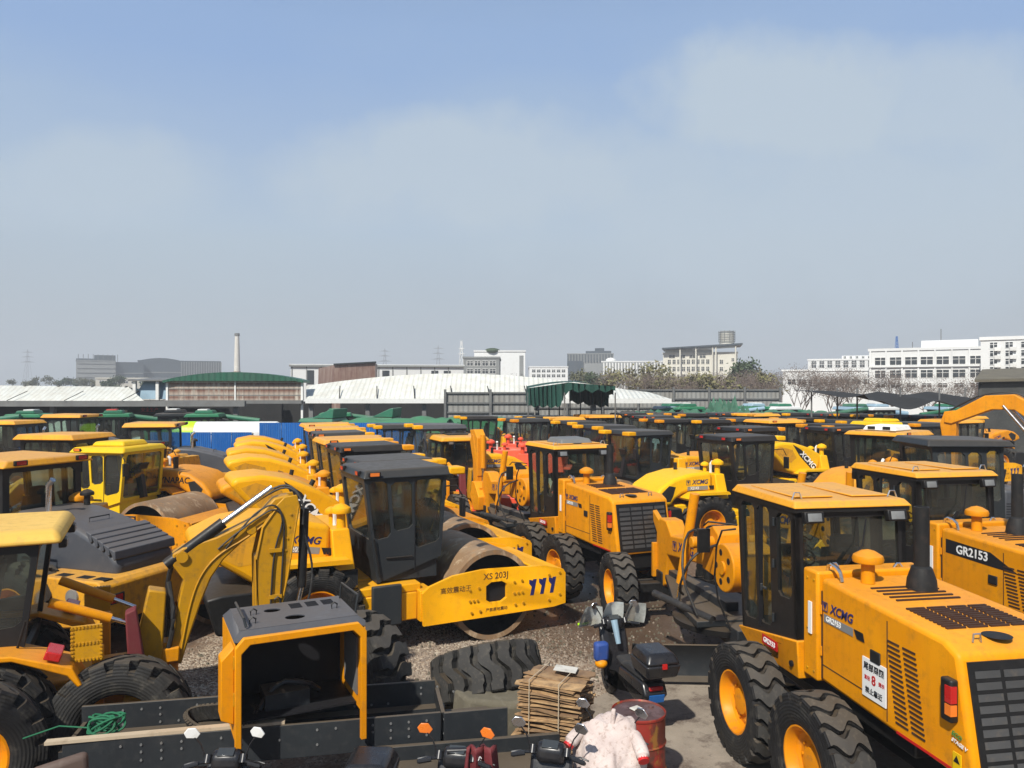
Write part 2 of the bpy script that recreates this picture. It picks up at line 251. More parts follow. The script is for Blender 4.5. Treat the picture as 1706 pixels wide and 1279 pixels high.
def ground_mat():
    m, t, b = newmat('ground_dirt'); g = N(t, 'ShaderNodeTexCoord').outputs['Object']
    def nz(s, d=5, r=0.6): return noise(t, g, s, d, r)
    vor = N(t, 'ShaderNodeTexVoronoi'); t.links.new(g, vor.inputs[0]); vor.inputs['Scale'].default_value = 30
    vsep = N(t, 'ShaderNodeSeparateXYZ'); t.links.new(vor.outputs['Color'], vsep.inputs[0])
    peb = ramp(t, vsep.outputs[0], [(0.0, (0.10, 0.06, 0.04)), (0.25, (0.25, 0.18, 0.125)), (0.5, (0.37, 0.29, 0.21)), (0.8, (0.54, 0.47, 0.37)), (1.0, (0.14, 0.10, 0.07))])
    mud = mixc(t, ramp(t, nz(0.8), [(0.35, 0.0), (0.65, 1.0)]), (0.10, 0.060, 0.036), (0.20, 0.13, 0.08))
    mud = mixc(t, ramp(t, nz(14, 6, 0.7), [(0.45, 0.0), (0.75, 0.6)]), mud, (0.27, 0.21, 0.16))
    rut = noise(t, objco(t, (2.6, .28, 1)), 1.0, 5, .6); mud = mixc(t, ramp(t, rut, [(.5, 0.0), (.62, .55)]), mud, (0.055, .036, .024))
    mud = mixc(t, ramp(t, nz(.35, 6, .6), [(.52, 0.0), (.66, .5)]), mud, (.26, .20, .14))
    # gravel patch: centred in front of the roller
    sp = N(t, 'ShaderNodeSeparateXYZ'); t.links.new(g, sp.inputs[0])
    def patch(cx, cy, rx, ry, soft=0.25):
        dx = math_n(t, 'POWER', math_n(t, 'DIVIDE', math_n(t, 'SUBTRACT', sp.outputs[0], cx), rx), 2.0)
        dy = math_n(t, 'POWER', math_n(t, 'DIVIDE', math_n(t, 'SUBTRACT', sp.outputs[1], cy), ry), 2.0)
        d = math_n(t, 'ADD', math_n(t, 'ADD', dx, dy), math_n(t, 'MULTIPLY', math_n(t, 'SUBTRACT', nz(1.6, 6, 0.65), 0.5), 1.6))
        return ramp(t, d, [(0.85 - soft, 1.0), (0.85 + soft, 0.0)])
    dxp = N(t, 'ShaderNodeMath', operation='ABSOLUTE'); t.links.new(sp.outputs[0], dxp.inputs[0])
    k = patch(-2.0, 12.3, 4.0, 3.3)
    k2 = math_n(t, 'MULTIPLY', k, ramp(t, nz(5, 5, 0.7), [(0.25, 0.35), (0.42, 1.0)]))
    c = mixc(t, k2, mud, peb)
    wet = patch(1.6, 15.4, 2.9, 3.6, 0.3)
    c = mixc(t, math_n(t, 'MULTIPLY', wet, 0.6), c, (0.05, 0.033, 0.024))
    t.links.new(c, b.inputs['Base Color'])
    t.links.new(ramp(t, wet, [(0.0, 0.9), (1.0, 0.32)]), b.inputs['Roughness'])
    h = math_n(t, 'ADD', math_n(t, 'MULTIPLY', vor.outputs['Distance'], math_n(t, 'MULTIPLY', k2, -1.2)), math_n(t, 'MULTIPLY', nz(12, 6, 0.7), 0.5))
    bump(t, b, h, 0.8, 0.03)
ground_mat()
def concrete_mat():
    m, t, b = newmat('concrete_slab'); g = objco(t)
    c = mixc(t, ramp(t, noise(t, g, 0.9, 7, 0.65), [(0.35, 0.0), (0.65, 1.0)]), (0.19, 0.155, 0.12), (0.30, 0.255, 0.20))
    c = mixc(t, ramp(t, noise(t, g, 3.1, 7, 0.7), [(0.5, 0.0), (0.62, 0.75)]), c, (0.085, 0.06, 0.045))
    c = mixc(t, ramp(t, noise(t, g, 45, 3, 0.6), [(0.5, 0.0), (0.7, 0.35)]), c, (0.36, 0.31, 0.25))
    t.links.new(c, b.inputs['Base Color']); b.inputs['Roughness'].default_value = 0.75; bump(t, b, noise(t, g, 22, 6, 0.7), 0.35, 0.01)
concrete_mat()
# ---------------------------------------------------------------- mesh builder
class MB:
    def __init__(s): s.v = []; s.f = []
    def add(s, vs, fs, mat=None):
        o = len(s.v); s.v += [(mat @ Vector(p)) if mat else Vector(p) for p in vs]; s.f += [tuple(i + o for i in f) for f in fs]; return s
    def hexa(s, p, mat=None):
        return s.add(p, [(0, 3, 2, 1), (4, 5, 6, 7), (0, 1, 5, 4), (1, 2, 6, 5), (2, 3, 7, 6), (3, 0, 4, 7)], mat)
    def box(s, x0, x1, y0, y1, z0, z1, mat=None):
        return s.hexa([(x0, y0, z0), (x1, y0, z0), (x1, y1, z0), (x0, y1, z0), (x0, y0, z1), (x1, y0, z1), (x1, y1, z1), (x0, y1, z1)], mat)
    def cbox(s, c, sz, rot=(0, 0, 0)):
        from mathutils import Euler
        m = Matrix.Translation(c) @ Euler([R(a) for a in rot]).to_matrix().to_4x4(); a, b, d = (q / 2 for q in sz)
        return s.box(-a, a, -b, b, -d, d, m)
    def beam(s, p0, p1, wd, h, up=(0, 0, 1)):
        p0, p1 = Vector(p0), Vector(p1); x = (p1 - p0); L = x.length; x.normalize(); y = Vector(up).cross(x)
        if y.length < 1e-4: y = Vector((0, 1, 0)).cross(x)
        y.normalize(); z = x.cross(y); m = Matrix((x, y, z)).transposed().to_4x4(); m.translation = p0
        return s.box(0, L, -wd / 2, wd / 2, -h / 2, h / 2, m)
    def cyl(s, p0, p1, r0, r1=None, n=16, caps=True):
        r1 = r0 if r1 is None else r1; p0, p1 = Vector(p0), Vector(p1); q = (p1 - p0).to_track_quat('Z', 'Y')
        vs = []; fs = []
        for p, r in ((p0, r0), (p1, r1)):
            for i in range(n): a = 2 * PI * i / n; vs.append(p + q @ Vector((r * math.cos(a), r * math.sin(a), 0)))
        for i in range(n): j = (i + 1) % n; fs.append((i, j, n + j, n + i))
        if caps: fs += [tuple(range(n - 1, -1, -1)), tuple(range(n, 2 * n))]
        return s.add(vs, fs)
    def tube(s, pts, r, n=8, sub=0):
        P = [Vector(p) for p in pts]
        for _ in range(sub):
            Q = [P[0]]
            for a, b in zip(P, P[1:]): Q += [a * .75 + b * .25, a * .25 + b * .75]
            P = Q + [P[-1]]
        vs = []; fs = []; m = len(P)
        for k, p in enumerate(P):
            t = (P[min(k + 1, m - 1)] - P[max(k - 1, 0)]).normalized(); q = t.to_track_quat('Z', 'Y')
            rr = r[min(int(k / max(1, m - 1) * (len(r) - 1) + .5), len(r) - 1)] if isinstance(r, (list, tuple)) else r
            for i in range(n): a = 2 * PI * i / n; vs.append(p + q @ Vector((rr * math.cos(a), rr * math.sin(a), 0)))
        for k in range(m - 1):
            for i in range(n): j = (i + 1) % n; fs.append((k * n + i, k * n + j, k * n + n + j, k * n + n + i))
        fs += [tuple(range(n - 1, -1, -1)), tuple(range((m - 1) * n, m * n))]
        return s.add(vs, fs)
    def prism(s, pts, a0, a1, axis='y', holes=(), mat=None):
        """polygon in the plane across `axis`, extruded from a0 to a1 (axis y: points are x,z; z: x,y; x: y,z)"""
        loops = [list(pts)] + [list(h) for h in holes]; flat = [p for l in loops for p in l]; n = len(flat)
        def P(p, a): return {'y': (p[0], a, p[1]), 'z': (p[0], p[1], a), 'x': (a, p[0], p[1])}[axis]
        vs = [P(p, a0) for p in flat] + [P(p, a1) for p in flat]
        if holes:
            tri = tessellate_polygon([[Vector((p[0], p[1], 0)) for p in l] for l in loops]); fs = [tuple(t) for t in tri] + [tuple(i + n for i in reversed(t)) for t in tri]
        else: fs = [tuple(range(n)), tuple(range(2 * n - 1, n - 1, -1))]
        o = 0
        for l in loops:
            for i in range(len(l)): j = (i + 1) % len(l); fs.append((o + i, o + j, o + j + n, o + i + n))
            o += len(l)
        return s.add(vs, fs, mat)
    def lathe(s, prof, c=(0, 0, 0), axis='y', n=32):
        vs = []; fs = []; m = len(prof)
        for i in range(n):
            a = 2 * PI * i / n; ca, sa = math.cos(a), math.sin(a)
            for (h, r) in prof:
                vs.append({'y': (c[0] + r * ca, c[1] + h, c[2] + r * sa), 'z': (c[0] + r * ca, c[1] + r * sa, c[2] + h), 'x': (c[0] + h, c[1] + r * ca, c[2] + r * sa)}[axis])
        for i in range(n):
            j = (i + 1) % n
            for k in range(m - 1): fs.append((i * m + k, j * m + k, j * m + k + 1, i * m + k + 1))
        return s.add(vs, fs)
    def ball(s, c, r, sc3=(1, 1, 1), n=12, m=8):
        s.lathe([(-r * math.cos(PI * k / m) * sc3[2], max(r * math.sin(PI * k / m), 1e-4) * sc3[0]) for k in range(m + 1)], c, 'z', n); return s
    def quad(s, a, b, c, d): return s.add([a, b, c, d], [(0, 1, 2, 3)])
    def map(s, fn): s.v = [Vector(fn(p)) for p in s.v]; return s
    def mesh(s, name, mat, smooth=32, merge=True, recalc=True):
        me = bpy.data.meshes.new(name); me.from_pydata([tuple(p) for p in s.v], [], s.f)
        bm = bmesh.new(); bm.from_mesh(me)
        if merge: bmesh.ops.remove_doubles(bm, verts=bm.verts, dist=1e-5)
        if recalc: bmesh.ops.recalc_face_normals(bm, faces=bm.faces)
        bm.to_mesh(me); bm.free(); me.polygons.foreach_set('use_smooth', [True] * len(me.polygons))
        me.set_sharp_from_angle(angle=R(smooth)); me.materials.append(M[mat]); return me
    def build(s, name, mat, parent=None, bevel=0, seg=2, origin=None, **k):
        if origin: s.v = [p - Vector(origin) for p in s.v]
        k.setdefault('merge', not bevel); o = bpy.data.objects.new(name, s.mesh(name, mat, **k)); COL.objects.link(o)
        if origin: o.location = origin
        if bevel:
            b = o.modifiers.new('bevel', 'BEVEL'); b.width = bevel; b.segments = seg; b.limit_method = 'ANGLE'; b.angle_limit = R(32); b.harden_normals = False
        if parent: o.parent = parent
        return o
def tag(o, label=None, cat=None, group=None, kind=None):
    for k, v in (('label', label), ('category', cat), ('group', group), ('kind', kind)):
        if v: o[k] = v
    return o
def empty(name): o = bpy.data.objects.new(name, None); o.empty_display_size = 0.3; COL.objects.link(o); return o
def struct(name, mb, mat, **k): o = mb.build(name, mat, **k); o['kind'] = 'structure'; return o
KIDS = {}
def copy_tree(o, parent=None):
    c = o.copy(); COL.objects.link(c)
    if parent: c.parent = parent; c.matrix_parent_inverse = o.matrix_parent_inverse
    for ch in o.children: copy_tree(ch, c)
    return c
def place(o, x, y, hd, z=0.0, label=None, group=None):
    o.location = (x, y, z); o.rotation_euler = (0, 0, R(hd))
    if label: o['label'] = label
    if group: o['group'] = group
    return o
SIDES = {'R': ((1, 0, 0), (0, 0, 1), (0, -1, 0)), 'L': ((-1, 0, 0), (0, 0, 1), (0, 1, 0)), 'B': ((0, -1, 0), (0, 0, 1), (-1, 0, 0)), 'F': ((0, 1, 0), (0, 0, 1), (1, 0, 0)), 'T': ((1, 0, 0), (0, 1, 0), (0, 0, 1))}
TXT = {}
def text(s, size, mat, parent, loc, side='R', roll=0, shear=0, bold=0.0, name='lettering', origin=None, sx=1.0, ry=0):
    key = (s, size, mat, shear, bold, sx)
    if key not in TXT:
        cu = bpy.data.curves.new(name, 'FONT'); cu.body = s; cu.size = size; cu.shear = shear; cu.offset = bold * size; cu.align_x = 'CENTER'; cu.align_y = 'CENTER'
        cu.extrude = 0.002; cu.resolution_u = 3
        o = bpy.data.objects.new(name, cu); me = bpy.data.meshes.new_from_object(o); bpy.data.objects.remove(o); bpy.data.curves.remove(cu)
        me.name = name; me.transform(Matrix.Diagonal((sx, 1, 1, 1))); me.materials.clear(); me.materials.append(M[mat]); TXT[key] = me
    o = bpy.data.objects.new(name, TXT[key]); COL.objects.link(o)
    m = Matrix([Vector(a) for a in SIDES[side]]).transposed().to_4x4() @ Matrix.Rotation(R(roll), 4, 'Z') @ Matrix.Rotation(R(ry), 4, 'X')
    p = Vector(loc) - Vector(origin or (0, 0, 0)); o.matrix_basis = Matrix.Translation(p) @ m
    if parent: o.parent = parent
    return o
# a wall with openings, seen from outside: A bottom left, B bottom right, C top right, D top left
def wall(mb, panes, A, B, C, D, ops, th=0.06, gus=0.06):
    A, B, C, D = map(Vector, (A, B, C, D)); nrm = (B - A).cross(D - A).normalized()
    def P(u, v, k=0.0): return (A * (1 - u) + B * u) * (1 - v) + (D * (1 - u) + C * u) * v - nrm * k
    us = sorted({0.0, 1.0} | {round(x, 4) for o in ops for x in o[:2]}); vs = sorted({0.0, 1.0} | {round(x, 4) for o in ops for x in o[2:4]})
    def solid(i, j):
        if not (0 <= i < len(us) - 1 and 0 <= j < len(vs) - 1): return False
        uc, vc = (us[i] + us[i + 1]) / 2, (vs[j] + vs[j + 1]) / 2
        return not any(o[0] < uc < o[1] and o[2] < vc < o[3] for o in ops)
    for i in range(len(us) - 1):
        for j in range(len(vs) - 1):
            if not solid(i, j): continue
            u0, u1, v0, v1 = us[i], us[i + 1], vs[j], vs[j + 1]
            a = [P(u0, v0), P(u1, v0), P(u1, v1), P(u0, v1)]; b = [P(u0, v0, th), P(u1, v0, th), P(u1, v1, th), P(u0, v1, th)]
            mb.quad(*a); mb.quad(*reversed(b))
            for (di, dj, e) in ((0, -1, (0, 1)), (1, 0, (1, 2)), (0, 1, (2, 3)), (-1, 0, (3, 0))):
                if not solid(i + di, j + dj): mb.quad(a[e[1]], a[e[0]], b[e[0]], b[e[1]])
    W = (B - A).length; H = (D - A).length; gu, gv = gus / W, gus / H
    for o in ops:
        u0, u1, v0, v1 = o[:4]
        for (u, v, su, sv) in ((u0, v0, 1, 1), (u1, v0, -1, 1), (u1, v1, -1, -1), (u0, v1, 1, -1)):
            t = [P(u, v, .001), P(u + su * gu, v, .001), P(u, v + sv * gv, .001)]; t2 = [P(u, v, th - .001), P(u + su * gu, v, th - .001), P(u, v + sv * gv, th - .001)]
            mb.add(t + t2, [(0, 1, 2), (5, 4, 3), (1, 2, 5, 4)])
        e = 0.0
        q = [P(u0 - e, v0 - e, th * .5), P(u1 + e, v0 - e, th * .5), P(u1 + e, v1 + e, th * .5), P(u0 - e, v1 + e, th * .5)]
        panes.append(q)
# ---------------------------------------------------------------- shared machine pieces
MESH = {}
def shared(key, fn, name, parent=None, loc=(0, 0, 0), rot=(0, 0, 0), bevel=0):
    if key not in MESH: MESH[key] = fn()
    o = bpy.data.objects.new(name, MESH[key]); COL.objects.link(o); o.location = loc; o.rotation_euler = [R(a) for a in rot]
    if parent: o.parent = parent
    return o
def tyre_mesh(r, wd, style='wave', mat='tyre', n=None):
    n = n or (20 if style == 'wave' else 18)
    lug = (0.062 if style == 'wave' else 0.085) * r / 0.68; hw = wd / 2
    rows = []
    K = 7
    for k in range(-K, K + 1):
        v = k / K; rows.append((v * hw * 0.93, r - 0.02 * r * v * v, 1.0, v))
    sh = [(hw * 0.99, r * 0.95, 0.9, 1.0), (hw * 1.0, r * 0.86, 0.35, 1.0), (hw * 1.04, r * 0.80, 0, 1.0), (hw * 1.05, r * 0.70, 0, 1), (hw * 0.98, r * 0.60, 0, 1), (hw * 0.86, r * 0.535, 0, 1), (hw * 0.80, r * 0.515, 0, 1), (hw * 0.70, r * 0.53, 0, 1), (hw * 0.82, r * 0.68, 0, 1), (hw * 0.78, r * 0.84, 0, 1), (hw * 0.4, r * 0.89, 0, 1)]
    right = sh; left = [(-a, b, c, -d) for a, b, c, d in reversed(sh)]
    rows = left + rows + right; m = len(rows)
    if style == 'wave': zig = lambda v: 0.24 * math.sin(v * PI * 1.5 + .6)
    elif style == 'chev': zig = lambda v: 0.95 * min(abs(v) * 1.5, 0.75) + (0.3 if abs(v) > 0.72 else 0)
    elif style == 'step': zig = lambda v: 0.55 * max(-0.5, min(0.5, v * 2.2)) * (1 if abs(v) < .6 else .6)
    else: zig = lambda v: 0.0
    cols = [(0.0, 1), (0.66, 1), (0.71, 0), (0.95, 0)] if style == 'wave' else [(0.0, 1), (0.60, 1), (0.66, 0), (0.94, 0)]
    mb = MB(); nv = n * 4
    for i in range(n):
        for (u, h) in cols:
            for (y, rr, lf, v) in rows:
                th = 2 * PI * (i + u + (zig(v) if lf else zig(1.0 if v > 0 else -1.0))) / n
                rad = rr - lug * (1 - h) * lf
                mb.v.append(Vector((rad * math.cos(th), y, rad * math.sin(th))))
    for c in range(nv):
        d = (c + 1) % nv
        for k in range(m): l = (k + 1) % m; mb.f.append((c * m + k, d * m + k, d * m + l, c * m + l))
    me = mb.mesh('tyre', mat, smooth=28, merge=False, recalc=True); me.materials.append(M['tyre_worn'])
    me.polygons.foreach_set('material_index', [1 if (c % 4 == 0 and 11 <= k < 25) else 0 for c in range(nv) for k in range(m)]); return me
def rim_mesh(r, wd, mat='rim'):
    hw = wd / 2; q = r * 0.525; mb = MB()
    mb.lathe([(-hw * .75, q * .96), (-hw * .1, q * .9), (hw * 0.55, q * 0.92), (hw * 0.72, q * 1.0), (hw * 0.80, q * 1.05), (hw * 0.86, q * 1.04), (hw * 0.86, q * 0.97), (hw * 0.70, q * 0.90), (hw * 0.30, q * 0.84), (hw * 0.18, q * 0.74), (hw * 0.22, q * 0.46), (hw * 0.42, q * 0.40), (hw * 0.46, q * .14), (hw * .46, 0.001)], n=36)
    for i in range(10):
        a = 2 * PI * i / 10; mb.cyl((q * .6 * math.cos(a), hw * .18, q * .6 * math.sin(a)), (q * .6 * math.cos(a), hw * .3, q * .6 * math.sin(a)), .016, n=6)
    return mb.mesh('wheel', mat, smooth=30)
def wheel(parent, x, y, r, wd, style='wave', mat='tyre', rim='rim', z=None, steer=0):
    s = 1 if y > 0 else -1
    o = shared(('rim', r, wd, rim), lambda: rim_mesh(r, wd, rim), 'wheel', parent, (x, y, r if z is None else z), (0, 0, (0 if s > 0 else 180) + steer))
    t = shared(('tyre', r, wd, style, mat), lambda: tyre_mesh(r, wd, style, mat), 'tyre', o, (0, 0, 0), (0, 17 * (x + y * 3 + r) * 7 % 90, 0))
    return o
def side_ops(ops): return [(1 - b, 1 - a, c, d) for a, b, c, d in ops]
def make_cab(root, xb, xt, wb, wt, z0, z1, mat='cab_grey', side=None, front=None, rear=None, z0f=0.0, z0r=0.0, gl='glass', seat=True, th=0.055, lname='cab', gus=0.06):
    side = side or [(.05, .24, .42, .95), (.31, .50, .42, .93), (.54, .93, .34, .93)]
    front = front or [(.07, .93, .10, .94)]; rear = rear or [(.08, .92, .45, .94)]
    mb = MB(); P = []
    x0, x1 = xb; X0, X1 = xt
    br, fr = z0 + z0r, z0 + z0f
    wall(mb, P, (x0, -wb, br), (x1, -wb, fr), (X1, -wt, z1), (X0, -wt, z1), side, th, gus)
    wall(mb, P, (x1, wb, fr), (x0, wb, br), (X0, wt, z1), (X1, wt, z1), side_ops(side), th, gus)
    wall(mb, P, (x1, -wb, fr), (x1, wb, fr), (X1, wt, z1), (X1, -wt, z1), front, th, gus)
    wall(mb, P, (x0, wb, br), (x0, -wb, br), (X0, -wt, z1), (X0, wt, z1), rear, th, gus)
    fl = max(br, fr) + 0.02
    mb.box(x0 + .06, x1 - .06, -wb + .06, wb - .06, min(br, fr) + .01, fl)
    cab = mb.build(lname, mat, root, smooth=20, merge=False) if False else mb.build(lname, mat, root, smooth=20)
    for q in P: MB().quad(*q).build('window_pane', gl, cab, recalc=False)
    if seat:
        s = MB(); cx = (x0 + x1) / 2 - 0.1
        s.cbox((cx, 0, fl + .42), (.5, .5, .14)); s.cbox((cx - .28, 0, fl + .78), (.13, .48, .62), (0, -10, 0)); s.cbox((cx - .33, 0, fl + 1.15), (.09, .28, .18), (0, -10, 0)); s.box(cx - .15, cx + .15, -.17, .17, fl, fl + .36)
        for y in (-.32, .32): s.cbox((cx, y, fl + .62), (.36, .07, .06)); s.box(cx - .2, cx - .12, y - .03, y + .03, fl + .3, fl + .6)
        s.build('seat', 'seat_fabric', cab, bevel=.03)
        k = MB(); sx = cx + .62
        k.beam((sx + .12, 0, fl), (sx - .02, 0, fl + .72), .14, .16); 
        ring = [(sx - .06 + .19 * math.cos(a) * .55, .19 * math.sin(a), fl + .78 + .19 * math.cos(a) * .5) for a in [2 * PI * i / 18 for i in range(19)]]
        k.tube(ring, .014, 6); k.tube([ring[0], ring[9]], .012, 6); k.tube([ring[4], ring[13]], .012, 6)
        k.cbox((sx + .1, 0, fl + .82), (.05, .34, .2), (0, 25, 0)); k.build('steering_column', 'cab_black', cab)
    return cab
def roof_slab(cab, x0, x1, hw, z, h=0.14, mat='cab_grey', bevel=.035, slope=.02, name='roof', crown=.86):
    mb = MB(); mb.hexa([(x0, -hw, z), (x1, -hw, z), (x1, hw, z), (x0, hw, z), (x0 + .08, -hw * crown, z + h - slope), (x1 - .08, -hw * crown, z + h), (x1 - .08, hw * crown, z + h), (x0 + .08, hw * crown, z + h - slope)])
    return mb.build(name, mat, cab, bevel=bevel, seg=3)
def lamp(cab, p, sz=(.1, .2, .1), rot=(0, 0, 0), name='work_light', lens='lamp_clear', face=(-1, 0, 0)):
    b = MB().cbox((0, 0, 0), sz).build(name, 'cab_black', cab, bevel=.012); b.location = p; b.rotation_euler = [R(a) for a in rot]
    f = Vector(face); c = Vector([f[i] * (sz[i] / 2 + .002) for i in range(3)]); s2 = [sz[i] * (.70 if f[i] == 0 else 0) + (.006 if f[i] else 0) for i in range(3)]
    MB().cbox(c, s2).build('lens', lens, b); return b
def mirror(cab, base, tip, rot=0):
    m = MB().tube([base, ((base[0] + tip[0]) / 2, tip[1], base[2] + .03), (tip[0], tip[1], tip[2] + .2)], .014, 6).cbox((tip[0], tip[1], tip[2]), (.05, .17, .32), (0, 0, rot)); return m.build('mirror', 'cab_black', cab, bevel=.01)
def brand(parent, loc, side, o=(0, 0, 0), size=.15, mat='navy', model=None, strip='decal_grey', slashes=True, roll=0, logo=True, word='XCMG', sub_size=None):
    S = SIDES[side]; r = Vector(S[0]); u = Vector(S[1]); n = Vector(S[2]); rm = Matrix.Rotation(R(roll), 3, n); r, u = rm @ r, rm @ u
    L = Vector(loc) + n * .004
    text(word, size * 1.35, mat, parent, L, side, roll, shear=.25, bold=.018, origin=o)
    if logo:
        c = L - r * size * 2.95; mb = MB()
        for (a, b, q, e) in ((-.5, -.42, -.5, .5), (.42, .5, -.5, .5), (-.42, .42, .42, .5), (-.42, .42, -.5, -.42)):
            P = [c + r * size * x + u * size * y - Vector(o) for x, y in ((a, q), (b, q), (b, e), (a, e))]; mb.hexa([*P, *[p + n * .003 for p in P]])
        P = [c + r * size * x + u * size * y - Vector(o) for x, y in ((-.3, .3), (.3, .3), (0, -.32))]; mb.add(P + [p + n * .003 for p in P], [(2, 1, 0), (3, 4, 5), (0, 1, 4, 3), (1, 2, 5, 4), (2, 0, 3, 5)])
        mb.build('emblem', mat, parent)
    if model:
        c = L - u * size * 1.25 - r * size * .55; a, b = size * 2.6, size * .42
        P = [c + r * x + u * y - Vector(o) - n * .003 for x, y in ((-a, -b), (a, -b), (a, b), (-a, b))]
        MB().hexa([*P, *[p + n * .003 for p in P]]).build('model_strip', strip, parent)
        text(model, size * .82, 'decal_white', parent, c + n * .003 - r * size * .8, side, roll, bold=.02, origin=o)
        if slashes:
            mb = MB()
            for k in range(3):
                q = c + r * (a + size * (.35 + .42 * k)) - Vector(o) - n * .002; P = [q + r * x + u * y for x, y in ((-.02, b), (.045, b), (.07, -b), (.03, -b))]; mb.hexa([*P, *[p + n * .003 for p in P]])
            mb.build('stripe_mark', 'ink', parent)
def louvres(parent, rects, side, mat='slot', name='louvre_dark_bars', o=(0, 0, 0), depth=.004):  # raised dark bars; shade inside the slots is put into their colour
    """rects: (centre, width, height, roll)"""
    S = SIDES[side]; n = Vector(S[2]); mb = MB()
    for (c, wd, h, roll) in rects:
        rm = Matrix.Rotation(R(roll), 3, n); r = rm @ Vector(S[0]); u = rm @ Vector(S[1]); c = Vector(c) - Vector(o) - n * .01
        P = [c + r * x + u * y for x, y in ((-wd / 2, -h / 2), (wd / 2, -h / 2), (wd / 2, h / 2), (-wd / 2, h / 2))]; mb.hexa([*P, *[p + n * (.01 + depth) for p in P]])
    return mb.build(name, mat, parent)
def mushroom(root, x, y, z, h=.35, r=.15, mat='yellow', name='air_cleaner_cap'):
    return MB().lathe([(0, r * .45), (h * .6, r * .42), (h * .62, r * .95), (h * .72, r), (h * .82, r * .92), (h * .95, r * .45), (h, .001)], (x, y, z), 'z', 20).build(name, mat, root)
# ---------------------------------------------------------------- road roller (heading +x, origin under the joint)
def roller(yel='yellow_new', cabm='cab_grey', roof='flat', ht=3.05, hood_open=0, model='XS203J', word='XCMG', wmat='navy', drumm='drum_steel', cab=True, gl='glass', decal='plain', hs=False, base=None, hoodm=None, ncpl=True):
    root = empty('road_roller'); root['category'] = 'road roller'; base = base or yel; hoodm = hoodm or yel
    D = Vector((1.55, 0, .78))
    MB().lathe([(-1.06, .70), (-1.065, .785), (1.065, .785), (1.06, .70), (1.06, .735), (.62, .735), (.60, .16), (.85, .15), (.85, .001)], D, 'y', 56).build('drum', drumm, root)
    MB().lathe([(-.85, .001), (-.85, .15), (-.60, .16), (-.62, .735), (-1.06, .735)], D, 'y', 40).build('drum_disc', 'grille', root)
    f = MB(); pl = [(.22, .44), (.20, .98), (.32, 1.08), (.75, 1.22), (1.3, 1.27), (2.5, 1.22), (2.9, 1.12), (2.95, 1.05), (2.95, .50), (2.7, .46)]
    pa = [(1.56, .45), (1.56, .68), (1.46, .68), (1.36, .74), (1.36, .98), (1.46, 1.04), (1.56, 1.04), (1.56, 1.262), (1.3, 1.27), (.75, 1.22), (.32, 1.08), (.20, .98), (.22, .44)]
    pb = [(1.56, .45), (2.7, .46), (2.95, .50), (2.95, 1.05), (2.9, 1.12), (2.5, 1.22), (1.56, 1.262), (1.56, 1.04), (1.66, 1.04), (1.76, .98), (1.76, .74), (1.66, .68), (1.56, .68)]
    fo = None
    for s in (1, -1): fo = MB().prism(pa, s * 1.13, s * 1.20).prism(pb, s * 1.13, s * 1.20).build('drum_frame', yel, root)
    for s in (-1, 1): MB().box(1.33, 1.79, s * 1.09 - .03, s * 1.09 + .03, .66, 1.06).build('hole_backing', 'ink', fo)  # black backing behind the hole, its inner shade put into the colour
    MB().box(2.78, 2.96, -1.13, 1.13, .62, 1.10).prism([(2.42, 1.16), (2.94, 1.08), (2.94, 1.04), (2.42, 1.12)], -1.13, 1.13).build('cross_beam', yel, root, bevel=.015)
    MB().box(.18, .42, -1.13, 1.13, .50, 1.02).box(-.2, .2, -.3, .3, .55, .95).build('cross_beam', yel, root, bevel=.015)
    b = MB()
    for (x, z) in ((1.05, .95), (1.22, .97), (1.05, .76), (1.12, .76), (1.19, .76), (1.08, .56), (1.24, .57), (1.9, 1.0), (2.05, 1.01), (1.9, .80), (1.98, .80), (2.06, .80), (1.92, .60), (2.08, .61), (2.6, 1.05), (2.82, 1.07), (2.82, .68), (2.6, .60)):
        for s in (-1, 1): b.cyl((x, s * 1.19, z), (x, s * 1.225, z), .022, n=6)
    b.build('bolts', 'boom_yellow', fo)
    for sd, s in (('R', -1), ('L', 1)):
        if model == 'XS203J':
            text('XS 203J', .15, 'ink_brown', fo, (1.50 - .05 * s, s * 1.2015, 1.14), sd, bold=.01)
            text('高效震动王', .115, 'ink_brown', fo, (.80 if s < 0 else 2.3, s * 1.2015, .98), sd)
            text('严禁原地震动', .07, 'ink_brown', fo, (1.56, s * 1.2015, .56), sd)
            q = MB()
            for k in range(3):
                x = 2.22 + .20 * k; q.prism([(x, .72), (x + .07, .72), (x + .13, 1.0), (x + .06, 1.0)], s * 1.2005, s * 1.204); q.prism([(x - .02, .93), (x + .05, .85), (x + .05, .98), (x - .02, 1.0)], s * 1.2005, s * 1.2045)
            q.build('stripe_mark', 'navy', fo)
    # rear module
    r = MB(); r.box(-2.75, -.1, -.42, .42, .55, 1.15); r.box(-1.05, .25, -.98, .98, .98, 1.12); r.box(-.75, .18, -1.0, -.55, .52, .98); r.box(-.75, .18, .55, 1.0, .52, .98); r.box(-2.4, -1.2, -.70, .70, 1.1, 1.32)
    r.build('rear_frame', base, root, bevel=.02)
    for s in (-1, 1): MB().box(-.62, -.12, s * 1.05 - .047, s * 1.05 + .047, .50, 1.16).build('battery_box', 'cab_grey', root, bevel=.02)
    t = MB(); t.hexa([(-1.18, -.95, 1.14), (-.82, -.95, 1.14), (-.82, .95, 1.14), (-1.18, .95, 1.14), (-1.22, -.78, 2.1), (-.92, -.78, 2.1), (-.92, .78, 2.1), (-1.22, .78, 2.1)])
    t.build('hydraulic_tank', yel, root, bevel=.025)
    MB().box(-1.17, -.83, -.975, .975, 1.2, 1.45).build('tank_vent', 'grille', root)
    mushroom(root, -1.02, -.62, 2.08, .42, .17, yel); mushroom(root, -1.05, -.1, 2.08, .3, .12, yel)
